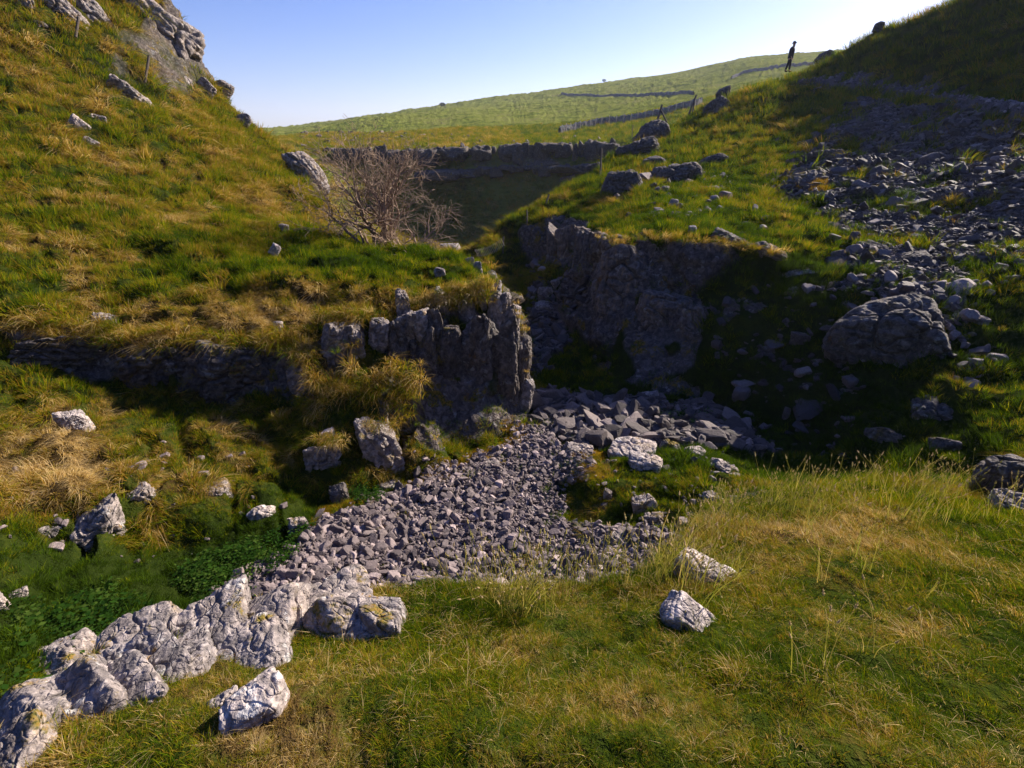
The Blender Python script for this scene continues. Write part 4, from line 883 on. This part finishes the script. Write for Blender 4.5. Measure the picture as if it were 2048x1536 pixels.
lf = (gx - .12 * gy < -.2)
tsel = nearm & tus; sc[tsel] *= .8
for nm, m_, lb in (('near_grass', gR < 5.6, 'short tousled green and straw-coloured grass of the near bank'), ('left_slope_grass', (gR >= 5.6) & lf & (gR < 48), 'tussocky green and straw grass on the left hillside'), ('right_slope_grass', (gR >= 5.6) & ~lf & (gR < 48), 'backlit short green grass on the right slope'), ('moor_grass', gR >= 48, 'rough pale green grass of the moor edge')):
    instancer(nm, PR, pos[m_], rot[m_], sc[m_], idx[m_], lb, 'grass', dict(dry=dn[m_]))
# turf hanging over the brow of the ledge and from the pillar heads
HP, HS = [], []
hs_ = np.random.RandomState(77)
def hang(line, n, up=0, sz=(.16, .30), jx=6, jy=6):
    a_ = np.array(line, float); u = hs_.uniform(0, len(a_) - 1.001, n); k = u.astype(int); f_ = (u - k)[:, None]; q = a_[k] * (1 - f_) + a_[k + 1] * f_
    for x_, y_, t_ in q: HP.append(P(x_ + hs_.normal(0, jx), y_ + hs_.normal(up, jy), t_)); HS.append(hs_.uniform(*sz))
hang([(20,640,9.2),(150,660,9.4),(300,675,9.6),(450,680,9.75),(590,690,9.75),(625,730,9.6)], 150, 0, (.18, .34), 8, 12)
hang([(640,628,9.95),(700,632,10.05),(775,625,10.3)], 45, 2)
hang([(790,590,10.6),(850,604,10.75),(900,590,10.9),(950,582,11.0),(985,572,11.05)], 120, 2, (.14, .28), 7, 12)
hang([(700,690,9.9),(735,700,9.9)], 6); hang([(850,640,10.4),(872,690,10.5),(880,730,10.5)], 22, 0, (.12, .2)); hang([(1030,600,11.2),(1048,660,11.3),(1056,740,11.2)], 18, 0, (.09, .16), 3, 4)
hang([(620,800,9.3),(700,770,9.5),(800,790,9.5),(820,760,9.6)], 110, 0, (.18, .32), 16, 28); hang([(640,880,8.7),(680,884,8.7)], 24, 0, (.14, .2)); hang([(735,850,8.95),(795,850,9.0)], 14, 0, (.14, .2))
hang([(1180,486,14.6),(1300,472,14.2),(1400,486,13.4),(1560,505,13.1)], 90, 0, (.16, .28), 8, 6)
HP = np.array(HP); n_ = len(HP); zt = np.tile((0, -.25, 1.0), (n_, 1)) + hs_.normal(0, .12, (n_, 3)); dh = np.stack([-HP[:, 0] * .3 + .3, -HP[:, 1], HP[:, 1] * 0], 1) / 10 + hs_.normal(0, .25, (n_, 3)) * (1, 1, 0)
instancer('hanging_turf', PR, HP, frame_euler(zt, dh), np.repeat(np.array(HS)[:, None], 3, 1), hs_.choice([5, 6, 7, 8, 9, 0, 1], n_), 'straw and green turf hanging over the ledges and pillar heads', 'grass', dict(dry=hs_.normal(.60, .17, n_)))
# moss cushions and orange fringe would sit here: leafy plants in the green hollow
def leafy(seed, n=46):
    rs = np.random.RandomState(seed); co = []; f = []
    for i in range(n):
        a = rs.uniform(0, 6.28); r = .5 * math.sqrt(rs.uniform()); c = np.array([r * math.cos(a), r * math.sin(a), rs.uniform(.15, .75)]); b_ = rs.uniform(0, 6.28)
        d = np.array([math.cos(b_), math.sin(b_), rs.uniform(-.5, .3)]); s_ = np.array([-math.sin(b_), math.cos(b_), rs.uniform(-.2, .2)]); l = rs.uniform(.12, .24); k = len(co)
        co += [c, c + d * l * .5 + s_ * l * .33, c + d * l, c + d * l * .5 - s_ * l * .33]; f.append((k, k + 1, k + 2, k + 3))
    return mesh_np('leafy', np.array(co), np.array(f), M_leaf, False, dict(bl=np.repeat(rs.uniform(0, 1, n), 4), tip=np.zeros(n * 4)))
M_leaf = grassmat('leafy plants', cols=[(0.0, (0.012, 0.035, 0.006)), (0.5, (0.028, 0.070, 0.009)), (1.0, (0.075, 0.115, 0.02))])
LP = [leafy(500 + i) for i in range(4)]
xy = np.vstack([strew([(330,1200),(380,1120),(470,1080),(560,1050),(620,1060),(560,1110),(430,1180),(380,1230)], 190, 60), strew([(30,1250),(100,1190),(220,1170),(330,1210),(300,1300),(120,1290)], 170, 61), strew([(700,975),(760,990),(735,1005)], 25, 62), strew([(1180,790),(1500,850),(1400,860)], 40, 63)])
z_ = surf(xy[:, 0], xy[:, 1]); n_ = len(xy); sz = RS.uniform(.10, .30, n_)
instancer('leafy_plants', LP, np.stack([xy[:, 0], xy[:, 1], z_ - .02], 1), np.stack([RS.normal(0, .2, n_), RS.normal(0, .2, n_), RS.uniform(0, 6.28, n_)], 1), np.repeat(sz[:, None], 3, 1), RS.randint(0, 4, n_), 'dark green leafy plants in the damp hollow beside the scree', 'plants', dict(dry=RS.uniform(.2, .8, n_)))
# flowering bents: tall stems with seed heads along the bank edge
M_bent = grassmat('seed grass', cols=[(0.0, (0.16, 0.20, 0.03)), (0.5, (0.30, 0.27, 0.07)), (1.0, (0.62, 0.46, 0.27))])
def bents(seed, n=6):
    rs = np.random.RandomState(seed); co = []; f = []; tip = []; bl = []
    for i in range(n):
        a = rs.uniform(0, 6.28); b = np.array([.12 * rs.normal(), .12 * rs.normal(), 0]); d = np.array([math.cos(a), math.sin(a), 0]) * rs.uniform(.1, .5); h = rs.uniform(.6, 1.0); prev = None
        sd_ = np.array([-math.sin(a), math.cos(a), 0]); v = rs.uniform()
        for k in range(6):
            u = k / 5; c = b + d * h * u**2 + np.array([0, 0, h * u * (1 - .12 * u)])
            w_ = .004 * (1 - .4 * u)
            for q in (sd_, np.array([math.cos(a), math.sin(a), 0])):
                co += [c - q * w_, c + q * w_]; tip += [u * .4] * 2; bl += [v] * 2
            if prev is not None:
                for s_ in (0, 2): f.append((prev + s_, prev + s_ + 1, len(co) - 4 + s_ + 1, len(co) - 4 + s_))
            prev = len(co) - 4
        ax = d * .5 + np.array([0, 0, .35]); ax = ax / np.linalg.norm(ax); hl = rs.uniform(.06, .10)   # seed head: a small spindle
        for m_ in range(5):
            c = c + ax * hl / 5; rr = .013 * (1.2, 1.5, 1.3, .9, .4)[m_]; k = len(co)
            for g in range(3):
                an = g * 2.09 + m_; co.append(c + rr * (math.cos(an) * sd_ + math.sin(an) * np.array([math.cos(a), math.sin(a), .2])))
            co.append(c + ax * hl / 4); tip += [1] * 4; bl += [.9] * 4
            f += [(k, k + 1, k + 3, k + 3), (k + 1, k + 2, k + 3, k + 3), (k + 2, k, k + 3, k + 3)]
    f = np.array(f); q4 = f[f[:, 2] != f[:, 3]]; t3 = f[f[:, 2] == f[:, 3]][:, :3]
    return mesh_np('bents', np.array(co), [q4, t3], M_bent, True, dict(bl=bl, tip=tip))
BP = [bents(600 + i) for i in range(6)]
xy = np.vstack([strew([(1330,1100),(1420,1020),(1560,985),(1700,968),(1900,966),(2040,990),(2040,1060),(1700,1050),(1500,1080),(1390,1130)], 170, 70), strew([(1150,1170),(1300,1140),(1400,1100),(1420,1150),(1250,1200)], 60, 71), strew([(850,1180),(1150,1175),(1150,1230),(850,1230)], 40, 72), strew([(1300,1200),(2040,1080),(2040,1500),(1100,1500)], 8, 73)])
z_ = surf(xy[:, 0], xy[:, 1]); n_ = len(xy); sz = RS.uniform(.22, .46, n_)
instancer('seed_grass', BP, np.stack([xy[:, 0], xy[:, 1], z_], 1), np.stack([RS.normal(0, .12, n_), RS.normal(.1, .12, n_), RS.uniform(0, 6.28, n_)], 1), np.repeat(sz[:, None], 3, 1), RS.randint(0, 6, n_), 'tall thin flowering grass stems with pale seed heads along the bank edge', 'grass', dict(dry=RS.uniform(.1, .6, n_)))
#PART3
# orange-brown moss along the edges of the scree and on the buttress
M_mosst = grassmat('orange moss', cols=[(0.0, (0.10, 0.085, 0.008)), (0.5, (0.27, 0.15, 0.012)), (1.0, (0.38, 0.26, 0.03))])
def mossy(seed):
    me = blade_tuft(40, .5, .05, .55, .5, .2, 0, seed); me.materials.clear(); me.materials.append(M_mosst); return me
MP = [mossy(700 + i) for i in range(3)]
xy = np.vstack([strew([(770,978),(870,945),(985,880),(1050,845),(1060,850),(990,900),(880,965),(790,992)], 420, 80), strew([(1140,915),(1200,885),(1215,920),(1190,960),(1150,950)], 220, 81), strew([(600,1070),(640,1010),(690,990),(700,1010),(640,1040),(612,1080)], 200, 82),
                strew([(1600,352),(1655,360),(1655,385),(1610,380)], 160, 83), strew([(500,1380),(560,1350),(560,1370),(450,1440)], 60, 86)])
z_ = surf(xy[:, 0], xy[:, 1]); n_ = len(xy); sz = RS.uniform(.010, .018, n_) * np.hypot(xy[:, 0], xy[:, 1])
instancer('moss', MP, np.stack([xy[:, 0], xy[:, 1], z_], 1), np.stack([RS.normal(0, .2, n_), RS.normal(0, .2, n_), RS.uniform(0, 6.28, n_)], 1), np.repeat(sz[:, None], 3, 1), RS.randint(0, 3, n_), 'orange and yellow moss fringing the scree and rocks', 'moss', dict(dry=RS.uniform(.2, .8, n_)))

# ------------------------------------------------------------------ tubes, tree
def tube(path, rad, sides=5):
    path = np.array(path); n = len(path); tg = np.gradient(path, axis=0); tg /= np.linalg.norm(tg, axis=1)[:, None] + 1e-9
    a = np.cross(tg, (0.3, 0.2, 0.93)); a /= np.linalg.norm(a, axis=1)[:, None] + 1e-9; b_ = np.cross(tg, a)
    an = np.arange(sides) * 2 * math.pi / sides
    co = path[:, None] + (a[:, None] * np.cos(an)[None, :, None] + b_[:, None] * np.sin(an)[None, :, None]) * np.array(rad)[:, None, None]
    k = np.arange(n - 1)[:, None] * sides; i = np.arange(sides)[None]; j = (i + 1) % sides
    return co.reshape(-1, 3), np.stack([k + i, k + j, k + sides + j, k + sides + i], -1).reshape(-1, 4)
M_bark = plain('pale bare bark', (0.27, 0.19, 0.135), .8, .4, 18)
def grow(rs, p, d, L_, r, depth, out, up=.10, wig=.35):
    n = max(4, int(L_ / .14)); pts_ = [p]; d = d / np.linalg.norm(d); dirs = [d]
    for k in range(n):
        d = d + rs.normal(0, wig * .5, 3) + np.array([0, 0, up * .12]); d /= np.linalg.norm(d); pts_.append(pts_[-1] + d * L_ / n); dirs.append(d)
    rad = r * 1.1 * (1 - .78 * np.linspace(0, 1, n + 1)); out.append(tube(pts_, np.maximum(rad, .0055), 6 if depth > 2 else 4))
    if depth <= 0: return
    nb = {4: 7, 3: 6, 2: 6, 1: 4}.get(depth, 4)
    for i in range(nb):
        if depth == 3 and i == 0: out.append(tube([p, p + d * .01], [r * 1.6, r], 6))
        u = rs.uniform(.2, 1.0) if i else 1.0; k = int(u * n); side = rs.normal(size=3); side -= side.dot(dirs[k]) * dirs[k]; side /= np.linalg.norm(side)
        nd = dirs[k] * rs.uniform(.5, 1.0) + side * rs.uniform(.5, 1.0); grow(rs, pts_[k], nd, L_ * (rs.uniform(.42, .68) if i else .38), max(rad[k] * .68, .004), depth - 1, out, up, wig)
tb = np.array(P(765, 492, 16.6)); tb[2] = float(Hxy(tb[0], tb[1])) - .15
tr = thing('bare_tree', 'leafless pale many-stemmed tree behind the saddle left of the buttress', 'tree', tb)
ts = np.random.RandomState(21)
out = []
V, f = rock_geo(55, (.45, .4, .5), 4, 'crag'); link('trunk', mesh_np('trunk', V, f, M_bark, True), tr, (0, 0, .1))
for d, L_, r in (((-.62, .1, 1), 2.9, .085), ((-.30, 0, 1), 2.8, .09), ((-.95, .2, .8), 2.3, .08), ((-.02, .2, 1), 2.7, .085), ((.32, 0, .9), 2.4, .08), ((.75, -.1, .5), 2.2, .075), ((1, 0, .22), 2.0, .07), ((.9, -.4, .05), 1.7, .06), ((.1, -.3, .6), 1.8, .065), ((1, .3, .5), 2.4, .06), ((-.5, -.3, .6), 1.8, .06), ((.5, .1, 1), 2.2, .06), ((-.1, -.2, .9), 2.4, .07)):
    out = []; grow(ts, np.array([ts.normal() * .1, ts.normal() * .1, .15]), np.array(d, float), L_ * 1.06, r, 3, out, .35 if d[2] > .6 else .05)
    v, f = join(out); link('limb', mesh_np('limb', v, f, M_bark, True), tr)
# thin air volume added across the scene to lift the dark shade
hb = bmesh.new(); bmesh.ops.create_cube(hb, size=1.0); hm = bpy.data.meshes.new('haze'); hb.to_mesh(hm); hb.free()
hz = link('haze', hm); zlo, zhi = float(Z.min()) - 1.5, float(Z.max()) + 12; hz.scale = (7400, 7400, zhi - zlo); hz.location = (0, 0, (zlo + zhi) / 2); hz['kind'] = 'stuff'; hz['label'] = 'thin pale haze added to lift the shade'; hz['category'] = 'haze'
mh, nth, oh = newmat('haze air'); pv = nth.nodes.new('ShaderNodeVolumePrincipled'); pv.inputs['Color'].default_value = (.74, .80, 1.0, 1); pv.inputs['Density'].default_value = 0.00022; pv.inputs['Anisotropy'].default_value = .3
nth.links.new(pv.outputs[0], oh.inputs['Volume']); hm.materials.append(mh); S.cycles.volume_bounces = 0
# ------------------------------------------------------------------ posts, walls
M_wood = plain('weathered fence wood', (0.10, 0.08, 0.065), .9, .4, 30); M_pwood = plain('pale fence wood', (0.38, 0.33, 0.28), .9, .3, 30)
def post(name, label, a, b_, t, r=.045, mat=None, group=None, cat='fence post', t2=None):
    p0, p1 = np.array(P(a[0], a[1], t)), np.array(P(b_[0], b_[1], t2 or t)); d = p1 - p0; p0 = p0 - d * .18
    n = 6; path = [p0 + (p1 - p0) * k / (n - 1) + RS.normal(0, r * .12, 3) for k in range(n)]; path.append(p1 + d * .004)
    v, f = tube(path, [r * 1.05] * 2 + [r] * 4 + [r * .35], 8); v = v - p0
    return tag(link(name, mesh_np(name, v, f, mat or M_wood, False), None, p0), label, cat, group)
def gt(px, py): return hit(px, py)[1]
post('fence_post', 'dark leaning fence post below the large left skyline crag', (291,157), (298,112), gt(291,157) - .2, .05)
post('fence_post', 'dark fence post at the top left between the pointed crags', (152,68), (157,34), gt(152,68) - .2, .05)
post('fence_post', 'thin straight post on the spur crest against the dark scar', (1201,346), (1203,297), gt(1201,346), .05)
post('fence_post', 'thin post standing above the tilted crag on the spur', (1264,272), (1266,250), gt(1264,274), .05)
post('fence_post', 'taller leaning post with a diagonal prop beside the moor wall', (1313,247), (1324,210), 34, .07)
post('fence_strut', 'short diagonal prop leaning on the tall post by the moor wall', (1332,241), (1322,221), 34, .05)
post('fence_post', 'leaning post on the spur crest beyond the propped post', (1380,222), (1393,190), 36, .06)
post('fence_post', 'twin post close beside the leaning one on the spur crest', (1386,219), (1390,196), 36, .05)
post('fence_post', 'short stick post on the narrow grass crest of the spur', (1093,404), (1098,388), gt(1093,406), .04)
post('fence_post', 'lone thin post on the shaded spur side below the crest', (1054,446), (1054,420), gt(1054,448), .035)
post('fence_post', 'post at the near end of the pale netting on the spur nose', (1006,502), (1007,473), gt(1006,502) - .1, .03)
p0 = np.array(P(954, 512, 20.6)); nf = thing('netting_fence', 'small sagging pale netting fence on the shaded nose of the spur', 'fence', p0)
for k in range(17):
    u = k / 16; x_ = 954 + 52 * u; y_ = 514 - 22 * u + 5 * math.sin(u * 3.1); tk = 20.7 + .2 * u
    a_, b_ = np.array(P(x_ + 3, y_, tk)), np.array(P(x_ - 4, y_ - 15, tk + .1)); v, f = tube([a_ - p0, (a_ + b_) / 2 - p0, b_ - p0], [.008] * 3, 5); link('pale', mesh_np('pale', v, f, M_pwood, True), nf)
for dy in (2, 12):
    v, f = tube([np.array(P(954 + 52 * u - dy * .4, 514 - 22 * u + 5 * math.sin(u * 3.1) - dy, 20.7 + .2 * u)) - p0 for u in np.linspace(0, 1, 12)], [.004] * 12, 4); link('wire', mesh_np('wire', v, f, M_pwood, True), nf)
def wallmat():
    m, nt, out = newmat('dry stone wall'); b = NB(nt); vec = b.pos()
    v = nt.nodes.new('ShaderNodeTexVoronoi'); v.inputs['Scale'].default_value = 3.2; b.l(b.scale(vec, (1, 1, 2)), v.inputs['Vector'])
    c = b.mix(.8, b.ramp(b.noise(vec, 1.5, 5, .7), [(.3, (.10, .10, .10)), (.7, (.36, .34, .33))]), v.outputs['Color'], 'MULTIPLY')
    c = b.mix(.35, b.ramp(b.noise(vec, 1.5, 5, .7), [(.3, (.09, .09, .095)), (.7, (.34, .33, .32))]), c)
    d = nt.nodes.new('ShaderNodeBsdfDiffuse'); b.l(c, d.inputs[0]); b.l(b.bump(v.outputs['Distance'], .15, 1), d.inputs['Normal']); b.l(d.outputs[0], out.inputs[0]); return m
M_wall = wallmat()
def wall(name, label, line, hgt, thick=.5, tmin=60, dx=1.2):
    ps = []
    for (xa, ya), (xb, yb) in zip(line[:-1], line[1:]):
        n = max(2, int(abs(xb - xa) / dx))
        for i in range(n):
            u = i / n; q, t = hit(xa + (xb - xa) * u, ya + (yb - ya) * u, tmin); ps.append((q[0], q[1]))
    ps = np.array(ps); k = 9; pad = np.pad(ps, ((k // 2, k // 2), (0, 0)), mode='edge'); ps = np.stack([np.convolve(pad[:, c], np.ones(k) / k, 'valid') for c in (0, 1)], 1)
    z = surf(ps[:, 0], ps[:, 1]); tg = np.gradient(ps, axis=0); tg /= np.linalg.norm(tg, axis=1)[:, None]; nn = np.stack([-tg[:, 1], tg[:, 0]], 1)
    prof = [(-.5, -.6), (-.48, .0), (-.42, .4), (-.38, .8), (-.34, .98), (0, 1.06), (.34, .98), (.38, .8), (.42, .4), (.48, 0), (.5, -.6)]
    m_ = len(ps); co = np.zeros((m_, len(prof), 3)); rs = np.random.RandomState(5)
    for j, (a_, h_) in enumerate(prof):
        co[:, j, :2] = ps + nn * (a_ * thick + rs.normal(0, .05, m_) * thick)[:, None]; co[:, j, 2] = z + h_ * hgt + (rs.normal(0, .07, m_) * hgt if h_ > .5 else 0)
    vi = np.arange(m_ * len(prof)).reshape(m_, -1); q = np.stack([vi[:-1, :-1], vi[1:, :-1], vi[1:, 1:], vi[:-1, 1:]], -1).reshape(-1, 4)
    c = co.reshape(-1, 3).mean(0); o = tag(link(name, mesh_np(name, co.reshape(-1, 3) - c, q, M_wall, False), None, c), label, 'stone wall'); return ps, z
ps, z = wall('stone_wall', 'dry stone wall crossing the green moor with pale posts along it', [(1118,263),(1197,247),(1265,238),(1333,224),(1388,210),(1405,203)], 1.1)
wall('stone_wall', 'distant dark wall running up to the moor skyline behind the walker', [(1462,155),(1475,148),(1494,140),(1560,131),(1660,124)], .9, .6, 120)
wall('stone_wall', 'distant dark wall lying level across the middle of the moor', [(1122,187),(1210,190),(1310,190),(1360,187),(1390,184)], .8, .6, 120)
arc = np.concatenate([[0], np.cumsum(np.hypot(*np.diff(ps, axis=0).T))])
for k, a_ in enumerate(np.arange(1.0, arc[-1] - 1, arc[-1] / 24)):
    i = int(np.searchsorted(arc, a_)); x_, y_ = ps[i] * (1 - 1.0 / np.hypot(*ps[i]) ); zz = float(surf(np.array([x_]), np.array([y_]))[0])
    v, f = tube([(0, 0, -.3), (0, 0, .5), (RS.normal() * .04, 0, 1.05), (0, 0, 1.42)], [.06] * 4, 6)
    tag(link('fence_post', mesh_np('fence_post', v, f, M_pwood, False), None, (x_, y_, zz)), 'thin pale post in the row in front of the moor wall', 'fence post', 'pale posts along the moor wall')
# skyline tree and bush on the moor
def far_tree(label, px, py, size, lean, seed):
    rs = np.random.RandomState(seed); q, t = hit(px, py, 120); t = min(t, 330); q = np.array(P(px, py, t)); q[2] = surf(q[:1], q[1:2])[0] - .1
    o = thing('small_tree', label, 'tree', q)
    path = [(lean * size * u**1.5 * .5, 0, size * .6 * u) for u in np.linspace(0, 1, 6)]; v, f = tube(path, np.linspace(.14, .07, 6) * size / 3, 6); link('trunk', mesh_np('trunk', v, f, M_wood, True), o)
    n = 900; c = rs.normal(size=(n, 3)); c = c / np.linalg.norm(c, axis=1)[:, None] * rs.uniform(.3, 1, n)[:, None]**.6 * np.array([.55, .35, .30]) * size * (1 + .35 * noise(c[:, 0] * 2, c[:, 1] * 2, c[:, 2] * 2, seed))[:, None] + np.array([lean * size * .6, 0, size * .68])
    a_, b_ = rs.normal(size=(n, 3)) * .045 * size, rs.normal(size=(n, 3)) * .045 * size; co = np.stack([c, c + a_, c + b_], 1).reshape(-1, 3)
    link('crown', mesh_np('crown', co, np.arange(n * 3).reshape(-1, 3), M_leafd, False), o)
M_leafd = plain('dark far foliage', (0.03, 0.05, 0.02), .9, .3, 2)
far_tree('tiny wind-bent dark tree on the far moor skyline', 881, 214, 3.6, .55, 3)
far_tree('tiny dark bush on the moor skyline left of the walker', 1208, 163, 2.6, .0, 9)
# ------------------------------------------------------------------ the walker
M_jack = plain('dark jacket cloth', (0.025, 0.026, 0.035), .9, .2, 30); M_trs = plain('dark trouser cloth', (0.022, 0.022, 0.026), .9, .2, 30)
M_skin = plain('skin', (0.50, 0.27, 0.19), .6, .08, 20); M_hat = plain('dark hat felt', (0.03, 0.035, 0.06), .9, .2, 30); M_boot = plain('boot leather', (0.03, 0.022, 0.018), .7, .2, 30)
fp = np.array(P(1575, 144, 35.2)); 
pz = thing('person', 'walker in dark coat and brimmed hat standing on the path at the skyline', 'person', fp, math.radians(-38))
def skin_obj(name, chains, mat, parent, sub=2):
    """chains: list of lists of (x,y,z,r); later chains start on the nearest earlier vertex"""
    vs, es, rr = [], [], []
    for c in chains:
        prev = None
        for k, (x, y, z_, r) in enumerate(c):
            if k == 0 and vs:
                d = [(Vector(v) - Vector((x, y, z_))).length for v in vs]; i = int(np.argmin(d))
                if d[i] < 1e-4: prev = i; continue
            vs.append((x, y, z_)); rr.append(r)
            if prev is not None: es.append((prev, len(vs) - 1))
            prev = len(vs) - 1
    me = bpy.data.meshes.new(name); me.from_pydata(vs, es, []); me.materials.append(mat); o = link(name, me, parent)
    m = o.modifiers.new('skin', 'SKIN'); m.use_smooth_shade = True
    for v, r in zip(me.skin_vertices[0].data, rr): v.radius = (r, r) if not isinstance(r, tuple) else r
    me.skin_vertices[0].data[0].use_root = True
    sm = o.modifiers.new('sub', 'SUBSURF'); sm.levels = sub; sm.render_levels = sub; return o
hip = (0, 0, .92)
def hand(sx):   # wrist to palm, then five fingers
    w_ = (.10, sx * .19, .86); pl = (.13, sx * .185, .79)
    ch = [[(*w_, .026), (*pl, .034)]]
    for i in range(4):
        oy = (i - 1.5) * .02; L1 = (.035, .04, .037, .028)[i]
        ch.append([(*pl, .034), (pl[0] + .01 + i * .004, pl[1] + oy, pl[2] - .045, .010), (pl[0] + .022, pl[1] + oy, pl[2] - .045 - L1, .009), (pl[0] + .035, pl[1] + oy, pl[2] - .05 - L1 * 1.7, .008)])
    ch.append([(*pl, .034), (pl[0] + .035, pl[1] - sx * .012, pl[2] + .0, .011), (pl[0] + .06, pl[1] - sx * .02, pl[2] - .03, .009)])
    return ch
body = [[(0, 0, .92, .13), (.01, 0, 1.08, .125), (.02, 0, 1.25, .145), (.03, 0, 1.40, .12), (.045, 0, 1.50, .055), (.06, 0, 1.56, .06), (.07, 0, 1.64, .095), (.065, 0, 1.72, .085)],
        [(.07, 0, 1.64, .095), (.165, 0, 1.62, .02)], [(.06, 0, 1.56, .06), (.125, 0, 1.57, .04)]]
for sx in (-1, 1):
    body += [[(.03, 0, 1.40, .12), (.02, sx * .19, 1.40, .058), (-.02, sx * .23, 1.12, .043), (.10, sx * .19, .86, .026)]] + hand(sx)
    body += [[(0, 0, .92, .13), (.0, sx * .10, .86, .09), (.05 * sx, sx * .10, .48, .06), (.10 * sx - .04, sx * .10, .09, .042), (.10 * sx + .10, sx * .11, .04, .035)]]
skin_obj('body', body, M_skin, pz)
jk = [[(0, 0, .74, .21), (0, 0, .92, .20), (.01, 0, 1.10, .195), (.02, 0, 1.27, .21), (.03, 0, 1.41, .15), (.04, 0, 1.48, .075)]]
for sx in (-1, 1): jk += [[(.03, 0, 1.41, .15), (.02, sx * .20, 1.40, .095), (-.02, sx * .29, 1.12, .095), (.085, sx * .21, .90, .058)]]
skin_obj('jacket', jk, M_jack, pz)
tz = [[(0, 0, .90, .15), (0, 0, .84, .14)]]
for sx in (-1, 1): tz += [[(0, 0, .84, .14), (.0, sx * .10, .80, .105), (.05 * sx, sx * .10, .48, .08), (.10 * sx - .04, sx * .10, .12, .065)]]
skin_obj('trousers', tz, M_trs, pz)
for sx in (-1, 1): skin_obj('boot', [[(.10 * sx - .05, sx * .10, .14, .055), (.10 * sx - .05, sx * .10, .05, .055), (.10 * sx + .06, sx * .105, .035, .05), (.10 * sx + .14, sx * .11, .03, .04)]], M_boot, pz, 1)
v, f = tube([(.065, 0, 1.685), (.064, 0, 1.70), (.062, 0, 1.70), (.06, 0, 1.74), (.058, 0, 1.79), (.055, 0, 1.815), (.055, 0, 1.82)], [.17, .165, .108, .104, .092, .05, .002], 20); link('hat', mesh_np('hat', v, f, M_hat, True), pz)
v, f = tube([(.105, 0, 1.60), (.11, 0, 1.55), (.12, 0, 1.50), (.125, 0, 1.45)], [.05, .055, .045, .012], 10); link('beard', mesh_np('beard', v, f, plain('grey beard', (.45, .36, .32), .9, .2, 40), True), pz)
